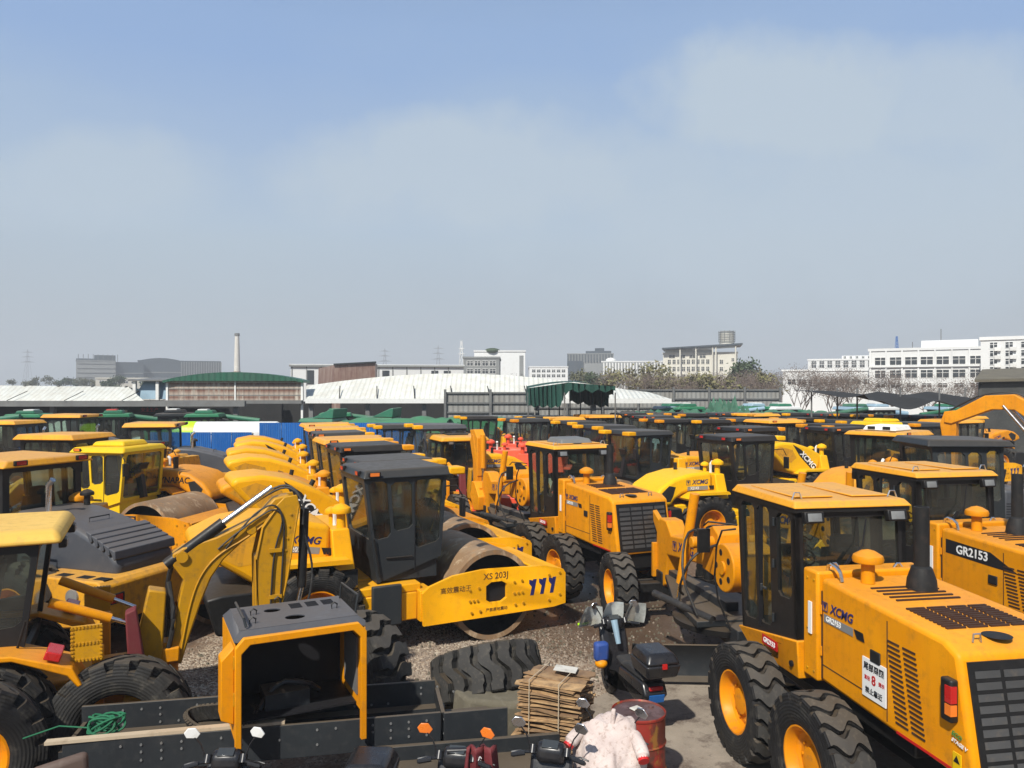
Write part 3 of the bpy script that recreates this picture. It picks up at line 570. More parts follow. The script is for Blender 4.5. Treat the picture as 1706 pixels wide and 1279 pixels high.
    MB().tube([(-1.06, -.38, 2.05), (-1.06, -.38, 2.34), (-1.0, -.38, 2.40)], .042, 10).build('exhaust_pipe', 'white', root)
    c = MB(); c.prism([(-2.3, .55), (-3.0, .68), (-3.15, 1.24), (-2.9, 1.29), (-2.42, 1.29)], -1.02, 1.02); c.box(-2.6, -2.2, -.5, .5, .55, 1.2); c.build('counterweight', 'cab_black', root, bevel=.04)
    for s in (-1, 1): wheel(root, -1.5, s * .82, .78, .58, 'step')
    fm = MB()
    for s in (-1, 1): fm.prism([(-2.25, 1.52), (-2.0, 1.66), (-1.0, 1.66), (-.95, 1.62), (-.95, 1.58), (-2.0, 1.60), (-2.22, 1.47)], s * .5, s * 1.1)
    fm.build('fender', base, root)
    # hood, hinged at its front edge
    piv = (-1.26, 0, 1.70)
    hp = [(-1.26, 2.16), (-1.9, 2.14), (-2.45, 2.02), (-2.85, 1.80), (-3.12, 1.50), (-3.14, 1.30), (-2.55, 1.30), (-2.42, 1.46), (-2.2, 1.60), (-1.9, 1.68), (-1.26, 1.62)]
    if hs: hp = [(-1.26, 2.16), (-1.8, 2.22), (-2.4, 2.18), (-2.9, 2.04), (-3.3, 1.80), (-3.38, 1.68), (-3.3, 1.60), (-2.9, 1.44), (-2.35, 1.16), (-1.9, 1.20), (-1.42, 1.30), (-1.20, 1.62)]
    h = MB().prism(hp, -.72, .72)
    hood = h.build('hood', hoodm, root, bevel=.09, seg=3, origin=piv)
    for s, sd in ((-1, 'R'), (1, 'L')):
        gp = [(-2.78, 1.42), (-2.88, 1.62), (-2.62, 1.84), (-2.42, 1.80), (-2.50, 1.56), (-2.58, 1.42)]
        if hs: gp = [(-3.15, 1.66), (-2.95, 1.86), (-2.45, 1.92), (-2.2, 1.72), (-2.35, 1.50), (-2.62, 1.44)]
        gm = MB().prism(gp, s * .68, s * .724); gm.v = [p - Vector(piv) for p in gm.v]; gm.build('side_grille', 'yellow_old' if hs else 'grille', hood)
        if word == 'XCMG':
            if decal == 'wedge':
                q = MB().prism([(-2.5, 2.10), (-2.1, 2.04), (-1.35, 1.72), (-1.25, 1.5), (-1.5, 1.55), (-2.1, 1.82)], s * .68, s * .7235); q.v = [p - Vector(piv) for p in q.v]; q.build('decal_wedge', 'ink', hood)
                text('XCMG', .26, 'decal_white', hood, (-1.74, s * .7245, 1.80), sd, roll=-24 * -s, shear=.2, bold=.02, origin=piv)
            else: brand(hood, (-1.66, s * .7205, 1.90), sd, piv, .125, wmat, model)
        else: text(word, .24, wmat, hood, (-1.9, s * .7215, 1.84), sd, shear=.15, bold=.02, origin=piv)
    louvres(hood, [((-2.42 - .085 * k, 0, 2.02 - .05 * k), .03, .8, 0) for k in range(6)], 'T', 'slot', o=piv).rotation_euler = (0, 0, 0)
    MB().cyl((-1.75, .3, 2.12), (-1.75, .3, 2.34), .05).build('exhaust_stub', 'grille', hood).location = (-Vector(piv))
    hood.rotation_euler = (0, R(hood_open), 0)
    if cab:
        cb = make_cab(root, (-.46, .68), (-.68, .80), .80, .78, 1.14, ht - .14, cabm, z0f=.36, z0r=.0, gl=gl, side=[(.04, .27, .40, .96), (.31, .57, .44, .94), (.60, .96, .20, .95)], front=[(.06, .94, .06, .95)], rear=[(.08, .92, .40, .94)])
        if roof == 'flat': roof_slab(cb, -.72, .92, .86, ht - .16, .16, cabm)
        elif roof == 'yellow': roof_slab(cb, -.82, 1.0, .92, ht - .16, .15, 'roof_yellow')
        elif roof == 'lemon': roof_slab(cb, -.80, .86, .90, ht - .16, .16, 'lemon', bevel=.05); roof_slab(cb, -.45, .55, .5, ht - .01, .14, 'lemon', name='roof_box', bevel=.05)
        elif roof == 'front': roof_slab(cb, -.72, .84, .86, ht - .16, .16, cabm)
        if roof in ('flat', 'front', 'yellow'):
            for s in (-1, 1): MB().cbox((.98, s * .66, ht - .09), (.3, .36, .13)).build('visor_lamp', yel if roof != 'yellow' else 'roof_yellow', cb, bevel=.025)
        lamp(cb, (-.52, -.87, ht - .08), (.22, .03, .08), face=(0, -1, 0), lens='lamp_orange', name='marker_lamp'); lamp(cb, (-.70, -.5, ht - .08), (.06, .2, .09), lens='lamp_red', name='marker_lamp')
        lamp(cb, (-.70, .5, ht - .08), (.06, .2, .09), lens='lamp_red', name='marker_lamp')
        MB().tube([(-.3, -.815, 1.55), (.15, -.83, 1.55)], .014).tube([(-.42, -.84, 1.25), (-.52, -.84, 1.9)], .016).build('handrail', 'cab_black', cb)
        MB().hexa([(.20, -.812, 1.3), (.21, -.812, 1.3), (.21, -.79, 1.3), (.20, -.79, 1.3), (.205, -.792, ht - .2), (.215, -.792, ht - .2), (.215, -.77, ht - .2), (.205, -.77, ht - .2)]).build('door_edge', 'ink', cb)
        mirror(cb, (.78, -.78, 2.7), (1.0, -1.0, 2.35)); mirror(cb, (.78, .78, 2.7), (1.0, 1.0, 2.35))
        if roof == 'ac': 
            roof_slab(cb, -.82, 1.0, .92, ht - .16, .14, 'roof_yellow')
            a = roof_slab(cb, -.5, .5, .5, ht - .02, .16, 'white', name='air_conditioner'); louvres(a, [((-.503, y, ht + .06), .22, .08, 0) for y in (-.22, .22)], 'B', 'grille')
    return root
# ---------------------------------------------------------------- motor grader (heading +x, origin under the tandem centre)
def grader(yel='yellow', roofm='roof_yellow', model='GR2153', sign=True, band=False, rbox=False):
    root = empty('motor_grader'); root['category'] = 'motor grader'
    for s in (-1, 1):
        for x in (-.77, .77): wheel(root, x, s * 1.07, .68, .42, 'wave')
        wheel(root, 6.1, s * 1.0, .66, .40, 'wave')
        for s in (-1, 1): MB().prism([(-1.0, .55), (-1.0, .85), (-.4, .98), (.4, .98), (1.0, .85), (1.0, .55)], s * .62, s * .84).build('tandem_case', 'cab_black', root, bevel=.03)
    c = MB(); c.box(-2.15, 1.7, -.36, .36, .78, 1.20); c.box(-.3, .3, -.62, .62, .6, .95); c.box(-2.25, -2.0, -.6, .6, .86, 1.22); c.box(-1.5, 1.6, .36, .56, 1.02, 1.2); c.box(-1.5, 1.6, -.56, -.36, 1.02, 1.2); c.build('rear_frame', 'cab_black', root, bevel=.02)
    # engine hood
    hp = [(-2.32, 1.16), (-2.12, 2.18), (-1.95, 2.26), (-.1, 2.34), (-.1, 1.22)]
    h = MB().prism(hp, -.64, .64); hood = h.build('hood', yel, root, bevel=.045, seg=3)
    tk = MB().box(-.09, .20, -.68, .68, 1.20, 2.40).build('hydraulic_tank', yel, root, bevel=.03)
    for s in (-1, 1): MB().tube([(.05 + s * .06, .35 * s - .06, 2.38), (.05 + s * .06, .35 * s, 2.46), (.05 + s * .06, .35 * s + .06, 2.38)], .014, 6, 1).build('lifting_eye', 'chrome', tk)
    def yy(z): return .64
    for s, sd in ((1, 'L'), (-1, 'R')):
        rects = []
        for k in range(17):
            z = 2.02 - .045 * k; x = -1.30 - .008 * k
            for q in (0, 1): rects.append(((x - q * .22, s * (yy(z) + .004), z), .17, .017, 0))
        louvres(hood, rects, sd, 'slot')
        if band: bd = MB().prism([(-.2, 2.0), (-.2, 2.2), (-1.0, 2.16), (-1.45, 1.96), (-1.0, 1.97)], s * .62, s * .643).build('decal_band', 'ink', hood); text(model, .17, 'decal_white', hood, (-.68, s * .645, 2.08), sd, bold=.02)
        else: brand(hood, (-.48, s * (yy(2.02) + .003), 2.05), sd, size=.10, model=model)
        e = MB()
        for (a, b, q, d) in ((-.12, -.108, 1.25, 2.2), (-1.22, -1.208, 1.25, 2.2), (-1.2, -.12, 1.40, 1.412)): e.hexa([(x, s * (yy(z) + o), z) for z, oo in ((q, 0), (d, 0)) for x, o in ((a, -.01), (b, -.01), (b, .003), (a, .003))])
        e.build('panel_seam', 'slot', hood)
        MB().cbox((-1.05, s * (yy(1.8) + .012), 1.80), (.15, .02, .12)).build('door_latch', 'grille', hood, bevel=.01)
        st = MB().hexa([(x, s * (yy(z) + o), z) for z in (1.20, 1.225) for x, o in ((-2.05, -.01), (-1.35, -.01), (-1.35, .004), (-2.05, .004))]).build('reflective_strip', 'decal_red', hood)
        lp = MB().cbox((-2.06, s * (yy(1.85) + .03), 1.80), (.13, .08, .36)).build('tail_lamp', 'cab_black', hood, bevel=.02)
        MB().cbox((-2.10, s * (yy(1.85) + .05), 1.86), (.07, .06, .14)).build('lens', 'lamp_red', lp); MB().cbox((-2.10, s * (yy(1.85) + .05), 1.73), (.07, .06, .09)).build('lens', 'lamp_orange', lp)
    if sign and not band:
        y = yy(1.7) + .008; sg = MB().cbox((-1.03, y, 1.56), (.36, .012, .38)).build('warning_sign', 'decal_white', hood); sg.rotation_euler = (0, 0, 0)
        text('尾部周围', .078, 'ink', sg, (-1.03, y + .007, 1.67), 'L', bold=.015); text('直径', .045, 'decal_red', sg, (-.93, y + .007, 1.56), 'L', bold=.01); text('8', .13, 'decal_red', sg, (-1.03, y + .007, 1.56), 'L', bold=.02); text('提示', .045, 'decal_red', sg, (-1.15, y + .007, 1.56), 'L', bold=.01); text('禁止靠近', .066, 'ink', sg, (-1.03, y + .007, 1.44), 'L', bold=.012)
        text('ECO', .055, 'decal_green', hood, (-2.12, yy(1.5) + .014, 1.52), 'L', shear=.2, bold=.02, roll=-8); text('STAGE V', .045, 'decal_white', hood, (-2.15, yy(1.47) + .014, 1.46), 'L', shear=.2, bold=.02, roll=-8)
        wl = MB().cbox((-2.13, yy(1.2) + .014, 1.28), (.09, .012, .2)).build('warning_label', 'lemon', hood)
        MB().prism([(-2.165, 1.30), (-2.095, 1.30), (-2.13, 1.36)], yy(1.2) + .016, yy(1.2) + .023).build('warning_symbol', 'ink', wl)
    for s in (-1, 1):
        for z_ in (1.55, 2.0): MB().cyl((-.114, s * .648, z_ - .05), (-.114, s * .648, z_ + .05), .012, n=8).build('hinge', yel, hood)
        bo_ = MB()
        for (x_, z_) in ((.1, 1.3), (.1, 1.75), (.1, 2.3), (-.03, 1.3), (-.03, 2.3)): bo_.cyl((x_, s * .68, z_), (x_, s * .69, z_), .014, n=6)
        bo_.build('bolts', 'boom_yellow', tk)
    MB().box(.0, .06, .685, .70, 1.7, 2.05).build('level_gauge', 'decal_white', tk)
    louvres(hood, [((-.55 - .1 * k, 0, 2.322 - .004 * k), .025, .7, 0) for k in range(5)] + [((-1.2 - .052 * k, q, 2.296 - .0022 * k), .028, .19, 0) for k in range(11) for q in (-.33, -.11, .11, .33)], 'T', 'slot', depth=.012)
    # radiator grille on the rear face
    P = lambda y, t, o: (-2.32 + .2 * t - o, y, 1.16 + 1.02 * t)
    g = MB().hexa([P(-.57, .05, -.01), P(.57, .05, -.01), P(.57, .05, .012), P(-.57, .05, .012), P(-.57, .95, -.01), P(.57, .95, -.01), P(.57, .95, .012), P(-.57, .95, .012)]).build('radiator_grille', 'cab_black', hood)
    q = MB()
    for i in range(9):
        for j in range(4):
            y0 = -.53 + .27 * j; t0 = .12 + .088 * i; q.hexa([P(y0, t0, .010), P(y0 + .235, t0, .010), P(y0 + .235, t0, .017), P(y0, t0, .017), P(y0, t0 + .055, .010), P(y0 + .235, t0 + .055, .010), P(y0 + .235, t0 + .055, .017), P(y0, t0 + .055, .017)])
    q.build('grille_slats', 'mesh_grey', g)
    MB().lathe([(0, .12), (.004, .001)], (-1.95, .12, 2.272), 'z', 20).build('filler_disc', 'grille', hood)  # flat dark disc, the dark of an opening put into its colour
    for y in (.36, -.30): MB().tube([(-2.0, y - .04, 2.24), (-2.0, y - .03, 2.31), (-2.0, y + .03, 2.31), (-2.0, y + .04, 2.24)], .01, 6).build('lifting_eye', 'chrome', hood)
    MB().lathe([(0, .15), (.1, .14), (.22, .10), (.24, .075), (.85, .075), (.85, .06), (.3, .06)], (-.62, -.18, 2.32), 'z', 20).build('exhaust_stack', 'grille', root)
    mushroom(root, -.35, .25, 2.33, .36, .16, yel)
    MB().tube([(-.02, .52, 2.38), (-.08, .53, 2.5), (-.28, .53, 2.46), (-.3, .52, 2.34)], .02, 8, 1).build('grab_handle', 'chrome', root)
    # cab
    cb = make_cab(root, (.28, 1.62), (.34, 1.78), .70, .70, 1.42, 3.04, 'cab_black', z0f=-.15, side=[(.07, .30, .34, .93), (.42, .64, .10, .94), (.69, .94, .10, .94)], front=[(.06, .94, .04, .95)], rear=[(.07, .93, .50, .92)], gl='glass')
    roof_slab(cb, .26, 1.88, .75, 3.03, .10, roofm, bevel=.02, crown=.93); 
    for y_ in (-.36, .36): MB().box(.5, 1.6, y_ - .24, y_ + .24, 3.12, 3.14).build('roof_panel', roofm, cb, bevel=.012)
    if rbox: roof_slab(cb, .55, 1.35, .42, 3.13, .13, 'pole_grey', name='air_conditioner', bevel=.03)
    MB().box(.29, 1.84, -.72, .72, 2.98, 3.03).build('roof_lining', 'cab_black', cb)
    for s in (-1, 1): MB().tube([(.45, s * .55, 3.12), (.45, s * .58, 3.19), (.45, s * .64, 3.19), (.45, s * .67, 3.11)], .009, 6).build('lifting_eye', 'chrome', cb)
    for y in (-.52, .52): lamp(cb, (.26, y, 2.93), (.08, .24, .13), (0, 12, 0))
    for y in (-.55, .55): lamp(cb, (1.9, y, 2.9), (.1, .2, .14), face=(1, 0, 0))
    bs = MB().hexa([(.22, -.72, 1.12), (1.6, -.60, 1.02), (1.6, .60, 1.02), (.22, .72, 1.12), (.22, -.74, 1.55), (1.72, -.72, 1.28), (1.72, .72, 1.28), (.22, .74, 1.55)]).build('cab_base', yel, root, bevel=.015)
    for s, sd in ((1, 'L'), (-1, 'R')):
        p = MB().cbox((.85, s * .735, 1.33), (.36, .012, .11)).build('model_plate', 'decal_red', bs); text(model, .085, 'decal_white', p, (.85, s * .743, 1.33), sd, bold=.02)
        MB().cyl((.36, s * .70, 1.25), (.36, s * .742, 1.25), .035, n=12).build('lock', 'ink', bs)
        MB().tube([(1.70, s * .76, 2.55), (1.85, s * .95, 2.5), (1.9, s * .98, 1.7), (1.75, s * .8, 1.2)], .014, 6, 1).build('hand_rail', 'cab_black', cb)
        mirror(cb, (1.7, s * .74, 2.6), (2.0, s * 1.08, 2.35))
    MB().box(1.12, 1.125, .68, .735, 1.45, 2.95).build('door_edge', 'ink', cb)
    MB().tube([(.27, -.15, 2.9), (.262, -.1, 2.6), (.262, .12, 2.35)], .009, 6).beam((.262, .02, 2.50), (.262, .22, 2.24), .02, .03).build('wiper', 'ink', cb)
    for s in (-1, 1):
        MB().cbox((1.03, s * .715, 1.95), (.10, .03, .03)).cbox((1.06, s * .73, 1.95), (.03, .03, .09)).build('door_handle', 'cab_grey', cb, bevel=.006)
        for z_ in (1.65, 2.3, 2.8): MB().cyl((.80, s * .715, z_ - .05), (.80, s * .715, z_ + .05), .016, n=8).build('hinge', 'cab_grey', cb)
    # front frame
    fr = MB().prism([(1.6, 1.0), (1.55, 1.35), (2.1, 1.75), (2.9, 1.98), (4.3, 1.86), (5.55, 1.72), (5.8, 1.95), (6.15, 1.95), (6.3, 1.62), (6.35, .85), (6.05, .62), (5.85, .75), (5.75, 1.32), (4.3, 1.48), (2.9, 1.58), (2.2, 1.3), (1.9, 1.0)], -.17, .17).build('gooseneck', yel, root, bevel=.03)
    MB().prism([(6.28, 1.75), (6.95, 2.02), (7.0, 1.96), (6.35, 1.35)], -.05, .05).box(6.25, 6.33, -.26, .26, .8, 1.45).build('front_plate', yel, root, bevel=.01)
    for s, sd in ((1, 'L'), (-1, 'R')): brand(fr, (4.85, s * .172, 1.60), sd, size=.17, slashes=False, roll=4 * s)
    sd = MB().prism([(3.2, 1.45), (3.35, 2.15), (3.55, 2.25), (3.8, 2.15), (3.95, 1.5)], -.26, .26).cyl((3.55, -.62, 2.0), (3.55, .62, 2.0), .09).cyl((3.0, -.34, 1.72), (3.0, .34, 1.72), .36, n=28).build('saddle', yel, root, bevel=.02)
    for s in (-1, 1):
        MB().cyl((3.0, s * .34, 1.72), (3.0, s * .37, 1.72), .10, n=16).build('pivot_boss', yel, sd)
        hl = MB()
        for k in range(5): a_ = 2 * PI * k / 5; hl.cyl((3.0 + .23 * math.cos(a_), s * .335, 1.72 + .23 * math.sin(a_)), (3.0 + .23 * math.cos(a_), s * .345, 1.72 + .23 * math.sin(a_)), .05, n=10)
        hl.build('hole_discs', 'ink', sd)  # raised black discs drawn as holes, their depth's shade in the colour
    for s in (-1, 1):
        k = MB().cyl((3.62, s * .52, 2.75), (3.85, s * .66, 1.30), .075, n=14).build('lift_cylinder', yel, root)
        MB().cyl((3.85, s * .66, 1.3), (3.9, s * .69, .95), .035, n=10).build('cylinder_rod', 'chrome', k)
    MB().lathe([(0, .55), (0, .82), (.09, .84), (.12, .78), (.12, .55), (0, .55)], (3.6, 0, .72), 'z', 40).build('turntable', 'cab_black', root)
    d = MB().prism([(6.0, -.12), (6.0, .12), (4.3, .62), (3.0, .75), (3.0, -.75), (4.3, -.62)], .84, .94, 'z').beam((5.95, 0, .95), (3.4, 0, 1.0), .22, .16).box(2.6, 3.4, -.3, .3, .6, .9); d.build('drawbar', 'steel_dark', root, bevel=.015)
    bl = MB(); pr = [(.0, .05), (.09, .12), (.14, .30), (.09, .50), (-.02, .62), (-.05, .61), (.05, .48), (.10, .30), (.05, .13), (-.04, .07)]
    bl.prism(pr, -1.75, 1.75); bo = bl.build('moldboard', 'steel_dark', root); bo.location = (2.75, 0, .02); bo.rotation_euler = (0, 0, R(-12))
    MB().cyl((3.0, .5, .95), (4.4, .9, 1.0), .06).tube([(3.4, .2, 2.0), (3.2, .75, 1.9), (3.5, .85, 1.3), (3.9, .6, 1.1)], .02, 6, 2).tube([(3.5, .15, 1.9), (3.7, .6, 2.3), (3.3, .9, 1.6), (3.1, .7, 1.0)], .02, 6, 2).build('hydraulic_hose', 'rubber', root)
    a = MB().beam((6.1, -.95, .66), (6.1, .95, .66), .2, .18).box(5.95, 6.25, -.2, .2, .5, .95).beam((6.35, -.85, .72), (6.35, .85, .72), .05, .05)
    for s in (-1, 1): a.cyl((6.1, s * .8, .4), (6.1, s * .8, .95), .09)
    a.build('front_axle', 'cab_black', root, bevel=.02)
    return root
# ---------------------------------------------------------------- wheel loader (heading +x, origin under the joint)
def loader(yel='yellow_old', hoodm='hood_grey', roof='roof_yellow', cabm='cab_black', ht=3.2, word=None, gl='glass'):
    root = empty('wheel_loader'); root['category'] = 'wheel loader'
    for s in (-1, 1): wheel(root, -1.45, s * 1.05, .80, .58, 'chev'); wheel(root, 1.45, s * 1.05, .80, .58, 'chev')
    hp = [(-.65, 1.35), (-.65, 2.32), (-1.3, 2.28), (-2.1, 2.08), (-2.75, 1.80), (-2.95, 1.60), (-2.95, 1.35)]
    hood = MB().prism(hp, -.60, .60).build('hood', hoodm, root, bevel=.09, seg=3)
    rc = []
    for k in range(6): rc.append(((-2.35 - .07 * k, 0, 2.0 - .0 * k), .02, .9, 0))
    steps = MB()
    for k in range(5):
        x = -2.28 - .13 * k; z = 2.035 - .06 * k; steps.prism([(x, z + .03), (x - .13, z - .01), (x - .15, z - .14), (x - .11, z - .16), (x - .05, z - .05)], -.62 - .004 * k, .62 + .004 * k)
    steps.build('louvre_steps', hoodm, hood, bevel=.012)
    for s, sd in ((-1, 'R'), (1, 'L')):
        louvres(hood, [((-1.0, s * .602, 1.62 + .055 * k), .55, .018, 0) for k in range(8)], sd, 'ink')
        if word: text(word, .22, 'navy', hood, (-1.5, s * .602, 1.75), sd, shear=.2, bold=.02)
    MB().tube([(-1.9, .2, 2.08), (-1.9, .2, 2.2), (-1.9, -.2, 2.2), (-1.9, -.2, 2.08)], .012, 6).build('hood_handle', 'cab_black', hood)
    cw = MB().prism([(-1.7, 1.0), (-1.7, 1.42), (-3.1, 1.42), (-3.2, 1.34), (-3.2, .75), (-2.3, .62)], -1.12, 1.12).build('counterweight', yel, root, bevel=.03)
    louvres(cw, [((x, y, 1.418), .24, .16, 0) for x in (-2.2, -2.65, -3.0) for y in (-.92, .92)], 'T', 'grille', depth=.008)
    for s in (-1, 1):
        lp = lamp(cw, (-3.19, s * .85, 1.12), (.06, .3, .16), lens='lamp_red', name='tail_lamp')
        MB().lathe([(0, .13), (.03, .12), (.04, .001)], (-2.6, s * 1.12 - (.04 if s < 0 else 0), 1.15), 'y', 20).build('round_lamp', 'lamp_clear', cw)
        MB().cbox((-2.0, s * 1.123, 1.12), (.3, .006, .06)).build('reflective_strip', 'decal_red', cw)
    MB().box(-2.2, 1.0, -.45, .45, .6, 1.3).box(-.7, .5, -1.1, 1.1, 1.0, 1.25).build('chassis', yel, root, bevel=.03)
    MB().tube([(-1.6, -1.05, 1.45), (-1.6, -1.05, 2.0), (-.8, -1.05, 2.0), (-.8, -1.05, 1.45)], .02, 6).tube([(-1.6, 1.05, 1.45), (-1.6, 1.05, 2.0), (-.8, 1.05, 2.0), (-.8, 1.05, 1.45)], .02, 6).build('guard_rail', 'cab_grey', root)
    cb = make_cab(root, (-.62, .65), (-.58, .85), .78, .76, 1.25, ht - .14, cabm, z0f=.15, gl=gl, front=[(.06, .94, .06, .95)])
    roof_slab(cb, -.78, 1.0, .90, ht - .15, .15, roof)
    for y in (-.6, .6): lamp(cb, (-.8, y, ht - .07), (.05, .24, .09), lens='lamp_red', name='marker_lamp')
    mirror(cb, (.8, -.76, 2.8), (1.0, -1.05, 2.4)); mirror(cb, (.8, .76, 2.8), (1.0, 1.05, 2.4))
    for s in (-1, 1): MB().prism([(.9, 1.9), (1.3, 1.95), (2.6, 1.1), (3.3, .45), (3.15, .25), (2.4, .8), (1.2, 1.5)], s * .45 - .06, s * .45 + .06).build('lift_arm', yel, root, bevel=.02)
    MB().prism([(3.1, .1), (3.2, .85), (3.6, 1.0), (3.7, .85), (3.4, .7), (3.4, .2), (4.2, .08), (4.2, .02)], -1.35, 1.35).build('bucket', yel, root)
    MB().cyl((1.0, 0, 1.7), (2.6, 0, 1.2), .07).build('tilt_cylinder', 'chrome', root)
    mushroom(root, -1.1, -.45, 2.28, .3, .12, 'cab_black')
    MB().tube([(-1.2, .4, 2.25), (-1.2, .4, 2.75), (-1.3, .4, 2.85)], .05, 10).build('exhaust_pipe', 'chrome', root)
    return root
# ---------------------------------------------------------------- backhoe loader (heading +x; hoe to the rear)
def backhoe(yel='yellow', raised=False, cabm='cab_black'):
    root = empty('backhoe_loader'); root['category'] = 'backhoe loader'
    for s in (-1, 1): wheel(root, -.12, s * .92, .78, .5, 'chev'); wheel(root, 1.65, s * .92, .50, .36, 'wave')
    MB().box(-1.6, 2.4, -.4, .4, .55, 1.05).box(-1.75, -1.5, -.95, .95, .5, .95).build('chassis', yel, root, bevel=.03)
    cb = make_cab(root, (-.50, 1.0), (-.68, .95), .80, .72, 1.05, 2.72, cabm, z0r=.25, side=[(.04, .42, .38, .92), (.50, .95, .10, .92)], rear=[(.06, .94, .12, .94)], gl='glass')
    roof_slab(cb, -.92, 1.15, .86, 2.70, .17, 'cream_yellow' if not raised else 'roof_yellow', bevel=.06)
    MB().cbox((.3, 0, 2.88), (.8, .7, .05)).build('roof_hatch', 'cab_grey', cb, bevel=.01)
    for y in (-.5, .5): lamp(cb, (-.88, y, 2.66), (.08, .2, .1))
    for s in (-1, 1):
        fd = MB().prism([(-1.12, 1.22), (-1.02, 1.42), (-.47, 1.62), (.23, 1.66), (.68, 1.5), (.68, 1.45), (.23, 1.6), (-.47, 1.56), (-.97, 1.34), (-1.07, 1.2)], s * .62, s * 1.15).build('fender', yel, root, bevel=.015)
        tl = MB().cbox((-.84, s * .98, 1.56), (.16, .34, .09), (0, -20, 0)).build('tail_lamp', 'lamp_red', fd, bevel=.012)
        MB().box(-1.30, -1.18, s * .72 - .05, s * .72 + .05, .2, 1.5).build('stabilizer_leg', yel, root, bevel=.015)
        pd = MB().cbox((-1.14, s * .9, 1.60), (.30, .05, .38)); tt = []
        for k in range(9):
            for e in (-1, 1): pd.cbox((-1.14 - .14 + .035 * k, s * .925, 1.60 + e * .18), (.018, .022, .03)); pd.cbox((-1.14 + e * .14, s * .925, 1.60 - .17 + .0425 * k), (.03, .022, .018)); pd.cbox((-1.14 - .14 + .035 * k, s * .925, 1.60), (.018, .022, .03))
        pd.build('stabilizer_pad', 'boom_yellow', root)
        MB().box(.7, 2.5, s * .55 - .05, s * .55 + .05, 1.0, 1.2).beam((.9, s * .55, 1.6), (2.9, s * .55, .7), .1, .2).build('lift_arm', yel, root, bevel=.02)
        MB().tube([(-.40, s * .82, 1.3), (-.56, s * .86, 1.9)], .014, 6).build('hand_rail', 'cab_black', cb)
    MB().prism([(.62, 1.0), (.62, 1.75), (2.3, 1.55), (2.5, 1.4), (2.5, 1.0)], -.42, .42).build('hood', yel, root, bevel=.06, seg=3)
    MB().prism([(2.8, .15), (2.85, .8), (3.1, .95), (3.3, .1)], -1.1, 1.1).build('bucket', yel, root, bevel=.02)
    kp = MB().cyl((-1.95, 0, .55), (-1.95, 0, 1.25), .14).box(-2.1, -1.6, -.2, .2, .5, .72).box(-2.1, -1.6, -.2, .2, 1.02, 1.2).build('kingpost', yel, root, bevel=.02)
    MB().prism([(-1.55, .9), (-1.5, 1.75), (-1.62, 1.8), (-1.75, .9)], .25, .45).build('control_tower', 'maroon', root, bevel=.02)
    for s in (-1, 1):
        k = MB().cyl((-.75, s * .55, 2.0), (-1.35, s * .45, 1.72), .055).build('swing_cylinder', 'yellow', root); MB().cyl((-1.35, s * .45, 1.72), (-1.6, s * .4, 1.6), .025).build('cylinder_rod', 'chrome', k)
    MB().tube([(-1.9, -.12, .9), (-2.0, -.2, 1.4), (-1.95, -.15, 1.9), (-2.05, 0, 2.3)], .03, 8, 2).tube([(-1.9, .12, .9), (-2.05, .2, 1.5), (-1.98, .1, 2.0)], .03, 8, 2).build('hose_bundle', 'rubber', root)
    MB().prism([(-1.55, 1.0), (-1.75, 1.95), (-1.95, 1.9), (-1.9, 1.0)], -.05, .22).build('swing_tower', 'boom_yellow', root, bevel=.02)
    if not raised:
        bo = [(-1.96, 1.02), (-2.0, 1.23), (-2.1, 1.79), (-2.15, 2.0), (-2.02, 2.20), (-2.02, 2.34), (-2.14, 2.41), (-2.53, 2.51), (-3.03, 2.73), (-3.24, 2.96), (-3.42, 3.0), (-3.52, 2.93), (-3.45, 2.80), (-3.05, 2.56), (-2.82, 2.40), (-2.62, 2.22), (-2.47, 2.0), (-2.35, 1.7), (-2.22, 1.3), (-2.12, .96)]
        b = MB().prism(bo, -.13, .13).build('boom', 'boom_yellow', root, bevel=.02)
        rb = MB()
        for s in (-1, 1):
            rb.tube([(x, s * .135, z) for x, z in [(-2.12, 1.15), (-2.22, 1.7), (-2.34, 2.05), (-2.55, 2.3), (-2.95, 2.5), (-3.3, 2.8)]], .014, 6, 2)
            rb.cyl((-2.13, s * .13, 2.3), (-2.13, s * .17, 2.3), .07); rb.cyl((-2.95, s * .13, 2.58), (-2.95, s * .16, 2.58), .06); rb.cyl((-3.42, s * .13, 2.9), (-3.42, s * .17, 2.9), .07)
        rb.build('boom_rib', 'boom_yellow', b)
        dp = [(-3.36, 2.98), (-3.52, 3.0), (-3.56, 2.85), (-3.40, 1.95), (-3.28, 1.35), (-3.2, .95), (-3.02, .95), (-3.0, 1.5), (-2.99, 2.2), (-3.08, 2.62), (-3.24, 2.86)]
        MB().prism(dp, .15, .19).prism(dp, -.19, -.15).prism([(x * .93 - .22, z) for x, z in dp[2:9]], -.15, .15).build('dipper', 'boom_yellow', root, bevel=.01)
        cy = MB().cyl((-1.95, .06, 2.20), (-2.62, .06, 2.68), .075, n=16).build('boom_cylinder', 'cab_black', root)
        MB().cyl((-2.62, .06, 2.68), (-3.22, .06, 3.10), .04).build('cylinder_rod', 'chrome', cy)
        dc = MB().cyl((-3.64, .06, 2.80), (-3.60, .06, 1.75), .06).build('dipper_cylinder', 'cab_black', root); MB().cyl((-3.60, .06, 1.75), (-3.50, .06, 1.3), .03).build('cylinder_rod', 'chrome', dc)
        bl_ = MB()
        for k in range(11): bl_.cyl((-3.44 + .022 * k, .19, 2.75 - .155 * k), (-3.44 + .022 * k, .205, 2.75 - .155 * k), .014, n=6)
